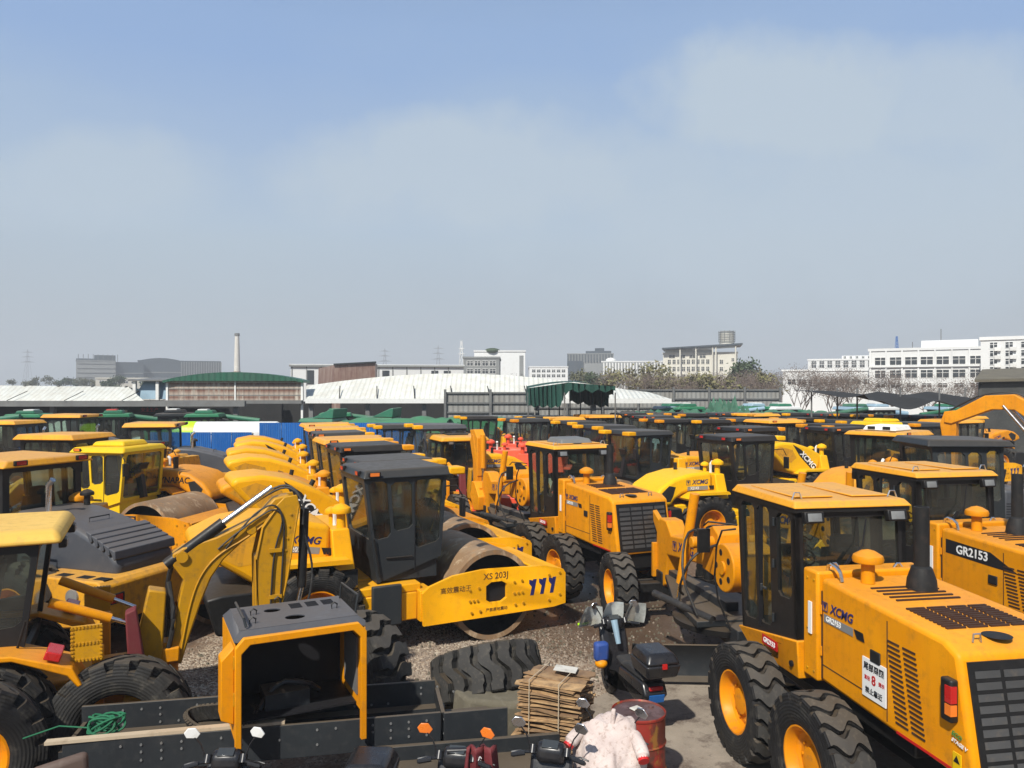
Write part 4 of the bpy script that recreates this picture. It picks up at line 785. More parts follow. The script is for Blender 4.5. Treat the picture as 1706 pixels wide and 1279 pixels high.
        bl_.tube([(-3.54, .195, 2.85), (-3.40, .195, 1.95), (-3.27, .195, 1.35), (-3.2, .195, .97)], .014, 6).tube([(-3.26, .195, 2.84), (-3.09, .195, 2.6), (-3.01, .195, 2.2), (-3.02, .195, 1.5), (-3.04, .195, .97)], .014, 6)
        for z_ in (2.3, 1.7): bl_.cbox((-3.24, .215, z_), (.16, .03, .05))
        bl_.build('dipper_fittings', 'boom_yellow', root)
        hs = MB()
        for k in (0, 3): hs.tube([(-2.55 - .03 * k, .14, 2.36), (-2.7 - .03 * k, .17, 2.5 + .02 * k), (-3.0, .19, 2.72 + .03 * k), (-3.24, .2, 2.86 + .02 * k), (-3.36, .21, 2.7), (-3.22 - .04 * k, .215, 2.3), (-3.18 - .04 * k, .215, 1.6)], .012, 6, 2)
        for k in range(2): hs.tube([(-2.2, -.1, 2.42), (-2.7, -.12, 2.66 + .03 * k), (-3.15, -.1, 2.98 + .04 * k), (-3.45, 0, 3.12 + .03 * k), (-3.62, .14, 2.9), (-3.60, .16, 2.6)], .015, 8, 2)
        hs.tube([(-3.25, .2, 1.5), (-3.4, .21, 1.25), (-3.65, .2, 1.5), (-3.75, .15, 2.0), (-3.62, .1, 2.5)], .015, 6, 2); hs.build('hydraulic_hose', 'rubber', root)
        bk = MB().prism([(-3.05, 1.0), (-3.25, 1.0), (-3.6, .55), (-3.5, .15), (-3.1, .1), (-2.9, .3), (-3.1, .35), (-3.3, .5), (-3.1, .8)], -.3, .3).build('hoe_bucket', 'grille', root)
    else:
        bo = [(-1.95, .9), (-2.05, 1.6), (-2.02, 2.2), (-1.75, 2.75), (-1.9, 3.0), (-2.05, 3.0), (-2.25, 2.5), (-2.38, 2.0), (-2.4, 1.5), (-2.2, .9)]
        b = MB().prism(bo, -.16, .16).build('boom', yel, root, bevel=.02)
        MB().prism([(-1.72, 3.12), (-2.12, 3.15), (-2.4, 2.9), (-2.42, 1.75), (-2.32, 1.7), (-2.2, 2.5), (-1.9, 2.75)], -.15, .15).build('dipper', yel, root, bevel=.02)
        MB().cyl((-2.5, 0, 3.0), (-2.5, 0, 2.0), .08).build('dipper_cylinder', yel, root)
        MB().cyl((-2.5, 0, 2.0), (-2.45, 0, 1.3), .035).build('cylinder_rod', 'chrome', root)
        MB().prism([(-2.3, 1.6), (-2.55, 1.6), (-2.95, 1.2), (-2.9, .8), (-2.5, .75), (-2.2, 1.1)], -.3, .3).build('hoe_bucket', yel, root, bevel=.02)
    return root
# ---------------------------------------------------------------- crawler excavator (heading +x)
def excavator():
    root = empty('excavator'); root['category'] = 'excavator'
    for s in (-1, 1):
        tr = MB().prism([(-1.7, .45), (-1.5, .12), (1.5, .12), (1.7, .45), (1.5, .85), (-1.5, .85)], s * .85 - .25, s * .85 + .25); tr.build('crawler_track', 'grille', root, bevel=.03)
    MB().cyl((0, 0, .6), (0, 0, 1.1), .6, n=24).build('slew_ring', 'cab_black', root)
    MB().prism([(-2.2, 1.1), (-2.2, 2.2), (-.3, 2.3), (-.3, 1.7), (1.2, 1.7), (1.2, 1.1)], -1.3, 1.3).build('upper_structure', 'yellow', root, bevel=.06)
    cb = make_cab(root, (-.2, 1.35), (-.2, 1.3), .5, .5, 1.7, 3.5, 'cab_black', gl='glass', seat=False, side=[(.06, .45, .4, .94), (.52, .95, .1, .94)]); 
    for o in [cb] : o.location = (0, .8, 0)
    roof_slab(cb, -.3, 1.42, .58, 3.49, .13, 'yellow')
    bo = [(1.2, 1.6), (1.5, 2.5), (2.3, 3.7), (3.1, 4.2), (4.0, 4.15), (5.3, 3.4), (5.35, 3.15), (5.1, 3.1), (3.8, 3.65), (3.1, 3.65), (2.5, 3.2), (1.9, 2.2), (1.6, 1.5)]
    MB().prism(bo, -.22, .22).build('boom', 'yellow', root, bevel=.03)
    for s in (-1, 1):
        MB().cyl((1.6, s * .35, 1.7), (2.7, s * .35, 2.9), .1).build('boom_cylinder', 'boom_yellow', root); MB().cyl((2.7, s * .35, 2.9), (3.4, s * .35, 3.8), .05).build('cylinder_rod', 'chrome', root)
    MB().prism([(5.0, 3.6), (5.35, 3.55), (5.5, 3.1), (5.2, 1.0), (5.0, 1.0), (4.95, 3.0)], -.16, .16).build('dipper', 'yellow', root, bevel=.02)
    MB().prism([(5.0, 1.1), (5.3, 1.1), (5.5, .5), (5.1, .1), (4.5, .2), (4.6, .4), (5.0, .45)], -.45, .45).build('bucket', 'grille', root)
    h = MB()
    for k in range(3): h.tube([(1.4, -.1 + .1 * k, 2.3), (2.3, -.1 + .1 * k, 3.85), (3.1, -.1 + .1 * k, 4.3), (4.2, -.1 + .1 * k, 4.2), (5.2, -.1 + .1 * k, 3.6)], .02, 6, 2)
    h.build('hydraulic_hose', 'rubber', root)
    return root
# ---------------------------------------------------------------- green harvesters and tipper lorries in the back rows
def harvester(col='green_paint', top='green_tarp', cap='white'):
    root = empty('harvester'); root['category'] = 'harvester'
    for s in (-1, 1): wheel(root, 1.2, s * 1.0, .7, .45, 'chev'); wheel(root, -1.4, s * .9, .45, .3, 'chev')
    MB().prism([(-2.2, .7), (-2.2, 2.2), (-1.8, 2.5), (-.1, 2.6), (-.1, .7)], -.95, .95).build('body', col, root, bevel=.05)
    make_cab(root, (.1, 1.5), (.1, 1.55), .8, .8, 1.1, 2.85, 'cab_black', gl='glass', seat=False)
    MB().prism([(-.1, 2.86), (0, 3.05), (1.6, 3.05), (1.75, 2.86)], -.95, .95).build('cab_roof', top, root, bevel=.04)
    MB().prism([(.3, 3.06), (.4, 3.22), (1.2, 3.22), (1.3, 3.06)], -.55, .55).build('roof_box', col, root, bevel=.03)
    MB().cbox((.9, 0, 3.25), (.5, .8, .06)).build('roof_vent', cap, root, bevel=.01)
    MB().cyl((-1.9, -.8, 2.6), (.8, -1.1, 2.95), .13).build('unloading_auger', col, root)
    return root
def tipper(tarp='green_tarp', bed='blue_sheet', cabc='green_paint', L=6.0):
    root = empty('tipper_truck'); root['category'] = 'truck'
    for x in (-L + 1.3, -L + 2.6, .9):
        for s in (-1, 1): wheel(root, x, s * 1.0, .52, .3, 'step', rim='cab_grey')
    MB().box(-L, 1.5, -.4, .4, .65, .95).build('chassis', 'cab_black', root)
    MB().box(-L, -.35, -1.2, 1.2, 1.0, 2.35).build('cargo_bed', bed, root, bevel=.02)
    t = MB(); n, m = 14, 8; rnd = random.Random(5); V = []
    for i in range(n + 1):
        for j in range(m + 1):
            y = -1.27 + 2.54 * j / m; V.append((-L - .05 + (L - .25) * i / n, y, 2.36 + .55 * math.cos(y / 1.27 * PI / 2) ** .7 * (.85 + .15 * math.sin(i * 1.3)) + rnd.uniform(-.04, .04) if 0 < j < m else 2.20))
    t.add(V, [(i * (m + 1) + j, (i + 1) * (m + 1) + j, (i + 1) * (m + 1) + j + 1, i * (m + 1) + j + 1) for i in range(n) for j in range(m)]); t.add([V[0], V[m], V[m // 2]], [(0, 1, 2)])
    for e in (0, n): t.add([V[e * (m + 1) + j] for j in range(m + 1)], [tuple(range(m + 1))])
    t.build('load_cover', tarp, root)
    make_cab(root, (-.2, 1.6), (-.15, 1.45), 1.15, 1.1, .8, 2.7, cabc, gl='glass_dark', seat=False, side=[(.35, .92, .5, .92)], front=[(.06, .94, .45, .92)], rear=[(.3, .7, .6, .85)])
    roof_slab(root, -.25, 1.6, 1.15, 2.7, .18, cabc, name='cab_roof'); MB().prism([(-.2, 2.88), (.9, 2.9), (-.1, 3.35), (-.25, 3.35)], -1.0, 1.0).build('wind_deflector', cabc, root, bevel=.02)
    return root
# ---------------------------------------------------------------- ground
g = MB(); xs = [-1500, -300, -60, -25] + list(range(-16, 17, 2)) + [25, 60, 300, 1500]; ys = [-60, -10] + list(range(0, 41, 2)) + [60, 120, 400, 2200]
rg = random.Random(3)
for y in ys:
    for x in xs: g.v.append(Vector((x, y, rg.uniform(-.02, .0) if abs(x) < 17 and 0 < y < 41 else -.01)))
nx = len(xs)
for j in range(len(ys) - 1):
    for i in range(nx - 1): g.f.append((j * nx + i, j * nx + i + 1, j * nx + nx + i + 1, j * nx + nx + i))
struct('ground', g, 'ground_dirt', smooth=60, recalc=False)
slab = [(-.2, 4.0), (-.25, 7.6), (.25, 8.8), (.7, 9.6), (.95, 10.6), (1.6, 11.3), (2.3, 11.6), (3.2, 11.4), (3.4, 9), (6, 8.6), (10, 8.4), (10, 4.0)]
struct('concrete_yard', MB().prism(slab, -.05, .03, 'z'), 'concrete_slab')
# ---------------------------------------------------------------- warehouses, sheds and fences
def thing(name, label, cat, loc=(0, 0, 0), rot=0, group=None):
    r = empty(name); r.location = loc; r.rotation_euler = (0, 0, R(rot)); tag(r, label, cat, group); return r
def P3(px, py, d): return Vector((gx(px, d), d, gz(py, d)))
# left warehouse: white corrugated lean-to roof over an open dark bay
wr = thing('warehouse', 'long open-fronted warehouse with white corrugated roof at the left edge of the yard', 'warehouse')
MB().hexa([(-40, 45, 3.62), (-21.5, 45, 3.62), (-23.8, 45.3, 3.62), (-42, 45.3, 3.62), (-41, 46.9, 4.70), (-23.4, 46.9, 4.50), (-23.4, 47.2, 4.50), (-41, 47.2, 4.70)]).build('roof', 'roof_white', wr); MB().hexa([(-41, 46.95, 4.45), (-23.4, 46.95, 4.35), (-23.4, 52, 4.1), (-41, 52, 4.1), (-41, 46.95, 4.6), (-23.4, 46.95, 4.45), (-23.4, 52, 4.2), (-41, 52, 4.2)]).build('rear_roof', 'roof_white', wr)
MB().box(-40, -15.6, 44.8, 45.1, 3.35, 3.68).build('eave_gutter', 'pole_grey', wr)
MB().box(-55, -15.6, 52, 52.4, 0, 3.6).build('back_wall', 'net_bay_black', wr)  # wall painted near black for the shade inside the bay
for k in range(7): MB().box(-38 + 3.6 * k, -37.75 + 3.6 * k, 45.2, 45.45, 0, 3.35).build('post', 'pole_grey', wr)
for k in range(3): MB().cyl((-29.4 + 3.35 * k, 44.7, 3.7), (-28.95 + 3.35 * k, 45.9, 4.25), .02, n=6).build('stay_rod', 'cab_black', wr)
for k in range(9): MB().box(-40 + 2.05 * k, -39.9 + 2.05 * k, 46.8, 47.0, 4.45 - .0225 * k, 4.74 - .0225 * k).build('roof_bracket', 'pole_grey', wr)
sg = MB(); 
for a, b, c, d in ((0, .7, .85, 1), (0, .7, 0, .15), (0, .15, 0, 1), (.4, .6, .45, .55), (1.1, 1.3, 0, .75), (1.1, 1.3, .85, 1)): sg.box(-27.3 + a, -27.3 + b, 51.9, 51.97, 1.95 + c, 1.95 + d)
sg.build('wall_sign', 'decal_white', wr)
text('安全生产', .3, 'decal_red', wr, (-24.5, 51.95, 2.95), 'R')
gb = thing('glazed_lean_to', 'small glazed lean-to with pale frames between the white roof and the rusty green-topped shed', 'lean-to')
MB().hexa([(-23.2, 47, 3.75), (-20.1, 47, 3.75), (-20.1, 47.2, 4.85), (-22.6, 47.2, 4.85), (-23.2, 50, 3.75), (-20.1, 50, 3.75), (-20.1, 50, 4.85), (-22.6, 50, 4.85)]).build('glazing', 'pane_pale', gb)
MB().hexa([(-23.3, 46.6, 4.85), (-20, 46.6, 4.85), (-20, 50.2, 5.05), (-23.3, 50.2, 5.05), (-23.3, 46.6, 4.93), (-20, 46.6, 4.93), (-20, 50.2, 5.12), (-23.3, 50.2, 5.12)]).build('roof', 'pole_grey', gb)
for x in (-23, -21.6, -20.2): MB().box(x - .09, x + .09, 46.75, 46.95, 3.7, 4.86).build('frame_post', 'white', gb)
rs = thing('rusty_shed', 'rust-streaked corrugated shed with dark green curved roof beside the chimney', 'shed')
x0, x1 = gx(277, 46), gx(505, 46)
MB().box(x0, x1, 46, 46.12, 3.7, 4.9).build('wall', 'rusty_sheet', rs)
MB().box(x0, x1, 45.98, 45.995, 3.98, 4.02).box(x0, x1, 45.98, 45.995, 4.36, 4.40).build('wall_rail', 'pole_grey', rs)
MB().box(x0, x0 + .12, 45.94, 46.1, 0, 4.92).box(x1 - .12, x1, 45.94, 46.1, 0, 4.92).box((x0 + x1) / 2, (x0 + x1) / 2 + .08, 45.94, 46.1, 3.5, 4.92).build('post', 'white', rs)
am = MB(); n = 16
pr = [(x0 - .1 + (x1 - x0 + .2) * i / n, 4.88 + .50 * math.sin(PI * i / n) ** .8) for i in range(n + 1)]
am.prism([(a, b) for a, b in pr] + [(a, min(b - .14, 4.85)) for a, b in reversed(pr)], 45.7, 47.2).build('roof', 'green_sheet', rs)
MB().box(x0, x1, 45.6, 46.0, 3.5, 3.70).build('eave_gutter', 'pole_grey', rs); MB().box(x0, x1, 53, 53.3, 0, 3.5).build('back_wall', 'net_bay_black', rs)  # back wall near black too, bay shade put into its colour
# middle warehouse with the big bowed white roof
mw = thing('warehouse', 'broad warehouse with shallow bowed white corrugated roof in the middle of the far side', 'warehouse')
n = 18; a0, a1 = -12.3, 9.5; V = []; Fc = []
for i in range(n + 1):
    x = a0 + (a1 - a0) * i / n; px_t = 510 + (1080 - 510) * i / n
    yt = 655 - 33 * math.sin(PI * min(1, max(0, (px_t - 430) / 640)) * .98); xt = gx(px_t, 48.5)
    for dz in (0, -.12): V += [(x, 46, 3.78 + dz), (xt, 48.5, gz(yt, 48.5) + dz)]
for i in range(n):
    b = i * 4; Fc += [(b, b + 4, b + 5, b + 1), (b + 2, b + 3, b + 7, b + 6), (b, b + 2, b + 6, b + 4), (b + 1, b + 5, b + 7, b + 3)]
MB().add(V, Fc).build('roof', 'roof_white', mw)
MB().box(a0, a1, 45.7, 46, 3.52, 3.80).build('eave_gutter', 'white', mw); MB().box(a0, a1, 55, 55.3, 0, 3.6).build('back_wall', 'net_bay_black', mw)  # near-black back wall, shade under the roof put into its colour
for k in range(6): MB().box(a0 + .1 + 3.4 * k, a0 + .35 + 3.4 * k, 46.1, 46.35, 0, 3.5).build('post', 'pole_grey', mw)
for k in range(7): MB().cyl((a0 + 2.0 + 2.25 * k, 45.8, 3.75), (a0 + 1.8 + 2.25 * k, 46.9, 4.55), .03, n=6).build('stay_rod', 'cab_black', mw)
# corrugated fences with steel rails
def sheet_fence(label, x0, x1, y, z1, rails, post_dx=2.6, yy=None):
    f = thing('sheet_fence', label, 'fence'); yy = y if yy is None else yy
    def Y(x): return y + (yy - y) * (x - x0) / (x1 - x0)
    MB().hexa([(x0, y, 0), (x1, yy, 0), (x1, yy + .05, 0), (x0, y + .05, 0), (x0, y, z1), (x1, yy, z1), (x1, yy + .05, z1), (x0, y + .05, z1)]).build('panel', 'fence_grey', f)
    for z in rails: MB().beam((x0, y - .06, z), (x1, yy - .06, z), .08, .09).build('rail', 'pole_grey', f)
    k = x0
    while k <= x1: MB().box(k - .07, k + .07, Y(k) - .2, Y(k) - .1, 0, z1 + .2).build('post', 'pole_grey', f); k += post_dx
sheet_fence('tall grey corrugated fence with dark rails left of the green canopy', gx(742, 45), gx(890, 45), 45, 4.15, (1.4, 2.2, 3.0, 3.55, 4.15), 2.65)
sheet_fence('long grey corrugated fence with dark rails under the bare trees right of the green canopy', gx(885, 52), gx(1300, 52), 52, 4.30, (1.6, 2.5, 3.1, 3.7, 4.3), 2.4, 52)
# green canopy tent on thin posts
ct = thing('canopy_tent', 'dark green sliding canopy with scalloped edge on thin posts', 'canopy')
cx0, cx1, cy = gx(880, 38), gx(1025, 38), 38
V = []; Fc = []; n = 20; m = 6
for i in range(n + 1):
    u = i / n
    for j in range(m + 1):
        v = j / m; x = cx0 + (cx1 - cx0) * u; yv = cy + 5 * v; z = 4.36 + .36 * math.sin(PI * (.06 + .80 * u)) + .10 * v
        V.append((x, yv, z))
for i in range(n):
    for j in range(m): a = i * (m + 1) + j; Fc.append((a, a + m + 1, a + m + 2, a + 1))
cm = MB().add(V, Fc); cm.build('roof', 'green_canvas', ct)
sk = MB()
def skirt(P, Q, h0, h1, n=22):
    V = []; Fc = []
    for i in range(n + 1):
        u = i / n; p = Vector(P) * (1 - u) + Vector(Q) * u; o = .09 * math.sin(u * 44); V += [p + Vector((0, -o - .03, .1)), p + Vector((o * .6, -o * 1.5 - .03, -(h0 + (h1 - h0) * u) + .1 * math.sin(u * 22))) ]
    for i in range(n): Fc.append((2 * i, 2 * i + 2, 2 * i + 3, 2 * i + 1))
    sk.add(V, Fc)
skirt((cx0, cy, 4.32), (cx0 + 1.45, cy, 4.52), .78, 1.05); skirt((cx0 + 1.45, cy, 4.52), (cx0 + 2.0, cy, 4.60), 1.05, .34, 6); skirt((cx0 + 2.0, cy, 4.60), (cx1, cy, 4.40), .34, .12, 16); skirt((cx0 + 2.4, cy + 5, 4.6), (cx1 + .3, cy + 5, 4.45), .95, 1.1); skirt((cx0, cy + 5, 4.5), (cx0, cy, 4.32), .8, .8, 10); skirt((cx1, cy, 4.42), (cx1, cy + 5, 4.5), .12, .95, 10)
sk.build('skirt', 'green_canvas', ct)
for k in range(8):
    MB().cyl((cx0 + .1 + (cx1 - cx0 - .2) * k / 7, cy + 5, 0), (cx0 + .1 + (cx1 - cx0 - .2) * k / 7, cy + 5, 4.2), .035, n=6).build('post', 'pole_grey', ct)
for x in (cx0, cx0 + 1.8, cx1): MB().cyl((x, cy, 0), (x, cy, 4.2), .035, n=6).build('post', 'pole_grey', ct)
for k in range(4):
    q = tag(MB().box(0, .5, 0, .5, 2.2, 3.5).box(.04, .46, -.01, 0, 3.0, 3.1).build('white_crate', 'white', bevel=.02), ['white stacked crate under the green canopy, leftmost', 'white stacked crate under the green canopy, second from left', 'white stacked crate under the green canopy, third from left', 'white stacked crate under the green canopy, rightmost'][k], 'crate', 'crates under the green canopy'); q.location = (gx(978 + 12 * k, 41), 41, -.6)
# dark tarpaulin roof at the right edge, black shade net
tr = thing('tarpaulin_shelter', 'large dark grey tarpaulin-covered shelter at the right edge', 'shelter')
MB().hexa([(26.0, 43, 0), (45, 43, 0), (45, 50, 0), (30.4, 50, 0), (26.1, 43, 4.85), (45, 43, 5.2), (45, 50, 5.5), (30.5, 50, 5.2)]).build('cover', 'tarp_grey', tr, bevel=.2, seg=3)
MB().hexa([(25.7, 42.7, 4.75), (45, 42.7, 5.15), (45, 50, 6.0), (30.6, 50, 5.5), (25.7, 42.7, 4.9), (45, 42.7, 5.3), (45, 50, 6.15), (30.6, 50, 5.65)]).build('roof', 'stone', tr)
nn = thing('shade_net', 'sagging black shade net strung between poles in front of the white buildings', 'shade net'); V = []; Fc = []; n = 30; m = 6
for i in range(n + 1):
    px = 1345 + (1612 - 1345) * i / n; u = i / n
    top = 652 + 6 * abs(math.sin(u * PI * 3.1 + .4)) ; 
    if u < .25: top = 648 + 4 * u + 2
    for j in range(m + 1): d = 33 + 5 * (1 - j / m); V.append((gx(px, 35.5), d, gz(top, 35.5) - (0.48 + .12 * math.sin(u * 17)) * (j / m) ** 1.2 - (0 if u > .2 else -.3 * (j / m))))
for i in range(n):
    for j in range(m): a = i * (m + 1) + j; Fc.append((a, a + m + 1, a + m + 2, a + 1))
MB().add(V, Fc).build('net', 'net_bay_black', nn)
for px in (1352, 1395, 1428, 1500, 1565, 1608): MB().cyl((gx(px, 35.5), 35.5, 0), (gx(px, 35.5), 35.5, gz(646, 35.5)), .04, n=6).build('pole', 'pole_grey', nn)
# blue hoarding
def hoarding(label, pa, pb, d, ztop, n):
    f = thing('blue_hoarding', label, 'hoarding'); a, b = gx(pa, d), gx(pb, d)
    for k in range(n):
        u0 = a + (b - a) * k / n; u1 = a + (b - a) * (k + 1) / n; mb = MB(); q = 10
        V = []
        for i in range(q * 2 + 1):
            x = u0 + (u1 - u0 - .02) * i / (q * 2); yy = d + (.025 if i % 2 else 0); V += [(x, yy, .1), (x, yy, ztop)]
        mb.add(V, [(2 * i, 2 * i + 2, 2 * i + 3, 2 * i + 1) for i in range(q * 2)]).build('panel', 'blue_sheet', f)
    MB().beam((a, d + .08, ztop - .1), (b, d + .08, ztop - .1), .05, .05).build('rail', 'pole_grey', f)
hoarding('bright blue corrugated hoarding behind the row of raised yellow hoods', 250, 420, 33, 2.52, 5)
hoarding('bright blue corrugated hoarding right of the stacked yellow cab roofs', 432, 690, 37, 2.75, 7)
# tank truck behind the blue hoarding
tk = thing('tank_truck', 'white road tanker with lime green end behind the blue hoarding', 'tanker', (gx(380, 38), 38, 0), 3)
MB().lathe([(-2.6, .001), (-2.55, .5), (-2.4, .62), (2.4, .62), (2.55, .5), (2.6, .001)], (0, 0, 2.15), 'x', 24).build('tank', 'white', tk)
MB().lathe([(-2.62, .001), (-2.57, .51), (-2.42, .63), (-1.5, .63), (-1.5, .60)], (0, 0, 2.15), 'x', 24).build('tank_end', 'lime', tk); MB().box(-2.6, 4.2, -.5, .5, .8, 1.3).build('chassis', 'cab_grey', tk)
text('洁净环卫', .32, 'decal_grey', tk, (.8, -.635, 2.1), 'R')
for x in (-2, -1, 3.4):
    for s in (-1, 1): wheel(tk, x, s * .95, .5, .3, 'step', rim='cab_grey')
MB().hexa([(2.8, -1, .9), (4.4, -1, .9), (4.4, 1, .9), (2.8, 1, .9), (2.8, -1, 2.5), (4.2, -1, 2.5), (4.2, 1, 2.5), (2.8, 1, 2.5)]).build('cab', 'white', tk, bevel=.08)
cn = tag(MB().box(0, 6, 0, 2.4, 0, 2.55).box(-.02, .1, -.05, 0, 0, 2.6).box(5.9, 6.02, -.05, 0, 0, 2.6).box(0, 6, -.05, 0, 2.5, 2.6).build('shipping_container', 'container_grey'), 'grey corrugated container standing below the fence', 'container'); cn.location = (gx(805, 41), 41, .35)
# ---------------------------------------------------------------- distant buildings
def windows(b, xa, xb, y, rows, cols, ww, wh, frame='white', mat='window_dark', mull=True, skip=0):
    """rows: list of sill heights; each window a part with its pane"""
    key = ('win', ww, wh, mull)
    def mk():
        m = MB(); m.box(-ww / 2 - .08, ww / 2 + .08, -.05, 0, -.08, 0); m.box(-ww / 2 - .08, ww / 2 + .08, -.05, 0, wh, wh + .08); m.box(-ww / 2 - .08, -ww / 2, -.05, 0, 0, wh); m.box(ww / 2, ww / 2 + .08, -.05, 0, 0, wh)
        if mull:
            k = max(1, int(ww / 1.0))
            for i in range(1, k + 1): x = -ww / 2 + ww * i / (k + 1); m.box(x - .04, x + .04, -.04, 0, 0, wh)
            m.box(-ww / 2, ww / 2, -.04, 0, wh * .62, wh * .62 + .06)
        return m.mesh('window', frame)
    def mg(): return MB().box(-ww / 2, ww / 2, -.02, -.004, 0, wh).mesh('pane', mat)
    for r in rows:
        for c in range(cols):
            x = xa + (xb - xa) * (c + .5) / cols
            wn = shared(key + (frame,), mk, 'window', b, (x, y, r)); shared(('pane', ww, wh, mat), mg, 'pane', wn)
def block(name, label, cat, xa, xb, y, dep, z1, mat, rows=(), cols=0, ww=1.2, wh=1.3, parapet=.4, rot=0, frame='white', group=None):
    a_ = math.atan2((xa + xb) / 2, y)
    if rot == 0 and abs(a_) > .06: rot = -math.degrees(a_); w2 = (xb - xa) / 2 * math.cos(a_)
    else: w2 = (xb - xa) / 2
    b = thing(name, label, cat, ((xa + xb) / 2, y, 0), rot, group)
    MB().box(-w2, w2, 0, dep, 0, z1).build('wall', mat, b)
    if parapet: MB().box(-w2 - .15, w2 + .15, -.15, dep + .15, z1, z1 + parapet).build('parapet', mat, b)
    if cols: windows(b, -w2 + .6, w2 - .6, 0, rows, cols, ww, wh, frame)
    return b, w2
B = block('factory_building', 'white factory building with wide strip windows in two storeys, left of the white dormitory block', 'building', gx(1456, 115), gx(1632, 115), 115, 20, gz(583, 115), 'wall_white', (gz(607, 115), gz(629, 115)), 7, 1.6, 1.15, .4, rot=-33)
windows(B[0], -B[1] + .6, B[1] - .6, 0, (gz(645, 115),), 7, 1.2, .6)
MB().box(-1, 6.5, 3, 12, gz(583, 115) + .4, gz(572, 115) + .6).build('roof_room', 'wall_white', B[0]); MB().box(-B[1], B[1], -.3, -.05, gz(611, 115), gz(611, 115) + .25).build('cornice', 'wall_white', B[0])
MB().cyl((-2, 1, 10), (-2, 1, 11.5), .05).cyl((1.6, 4, 10.5), (1.6, 4, 13.5), .06).build('antenna', 'pole_grey', B[0])
for x in range(7): MB().box(-B[1] + .1 + 2.2 * x, -B[1] + .3 + 2.2 * x, -.18, 0, 3, gz(583, 115)).build('pilaster', 'wall_white', B[0])
B = block('dormitory_block', 'white four-storey block with air conditioners under small windows at the right edge', 'building', gx(1630, 98), gx(1630, 98) + 16, 98, 14, gz(564, 98), 'wall_white', (gz(578, 98), gz(592, 98), gz(606, 98)), 7, .8, .75, .45, frame='wall_white')
windows(B[0], -B[1] + .6, B[1] - .6, 0, (gz(620, 98), ), 7, .8, .75, 'wall_white')
ac = lambda: MB().box(-.35, .35, -.4, -.05, 0, .5).cyl((0, -.41, .25), (0, -.4, .25), .18, n=12).mesh('air_conditioner', 'white')
for r in (583, 597, 611):
    for c in range(7): shared('farac', ac, 'air_conditioner', B[0], (-B[1] + 1.9 + 2.11 * c - (.4 if c % 2 else 0), 0, gz(r, 98)))
B = block('factory_building', 'long low white factory hall behind the bare trees', 'building', gx(1302, 125), gx(1460, 125), 125, 20, gz(618, 125), 'wall_white', (gz(640, 125),), 8, 1.2, .8, .3)
B = block('office_building', 'hazy grey-white stepped building behind the low factory hall', 'building', gx(1345, 230), gx(1460, 230), 230, 20, gz(600, 230), 'wall_white', (gz(606, 230), gz(612, 230)), 8, 1.3, 1.4, .5)
MB().box(0, 10, 2, 10, gz(600, 230), gz(592, 230)).build('upper_storey', 'wall_white', B[0]); windows(B[0], 0, 10, 2, (gz(597, 230),), 6, .7, .7)
# cream building with the round roof tower
y = 200; xa, xb = gx(1104, y), gx(1228, y); zt = gz(583, y)
B = block('office_building', 'cream office block with flying flat roof and ringed stair tower on top', 'building', xa, xb, y, 26, gz(589, y), 'wall_cream', (gz(606, y), gz(618, y), gz(632, y)), 0); b = B[0]
windows(b, -B[1] + 1, 2.6, 0, (gz(606, y), gz(618, y), gz(631, y)), 9, .75, 1.15, 'wall_cream'); windows(b, 4.6, 6.2, 0, (gz(606, y), gz(618, y), gz(631, y)), 1, .8, 1.0, 'wall_cream'); windows(b, 7.5, 9.0, 0, (gz(602, y), gz(616, y)), 1, .6, .8, 'wall_cream'); windows(b, -B[1] + 1, 2, 0, (gz(596, y),), 4, 1.5, .8, 'wall_cream')
MB().hexa([(-B[1] - .2, -2, zt + .2), (B[1] + 1.2, -2, zt + 1.2), (B[1] + 1.2, 12, zt + 1.2), (-B[1] - .2, 12, zt + .2), (-B[1] - .2, -2, zt + .6), (B[1] + 1.2, -2, zt + 1.6), (B[1] + 1.2, 12, zt + 1.6), (-B[1] - .2, 12, zt + .6)]).build('flying_roof', 'wall_glass', b)
for x in (-5, -1, 3.2, 4, 8.9): MB().cyl((x, -1.5, 4), (x, -1.5, zt + .8), .18, n=8).build('column', 'wall_cream', b)
MB().box(-B[1] + .5, 3.4, .5, 6, gz(589, y), zt + .2).build('attic', 'wall_cream', b)
tw = MB().lathe([(0, 1.9), (3.2, 1.9)], (6.9, 4, zt + 1.4), 'z', 24).build('stair_tower', 'wall_cream', b)
for k in range(5): MB().lathe([(0, 2.05), (0, 2.15), (.12, 2.15), (.12, 2.05), (0, 2.05)], (6.9, 4, zt + 2.2 + .62 * k), 'z', 24).build('tower_ring', 'pole_grey', tw)
for k in range(10): a = 2 * PI * k / 10; MB().cyl((6.9 + 2.1 * math.cos(a), 4 + 2.1 * math.sin(a), zt + 2.2), (6.9 + 2.1 * math.cos(a), 4 + 2.1 * math.sin(a), zt + 5.2), .06, n=5).build('tower_strut', 'pole_grey', tw)
MB().cyl((6.9, 4, zt + 4.6), (6.9, 4, zt + 5.1), 1.6, n=20).build('tower_cap', 'wall_grey', tw)
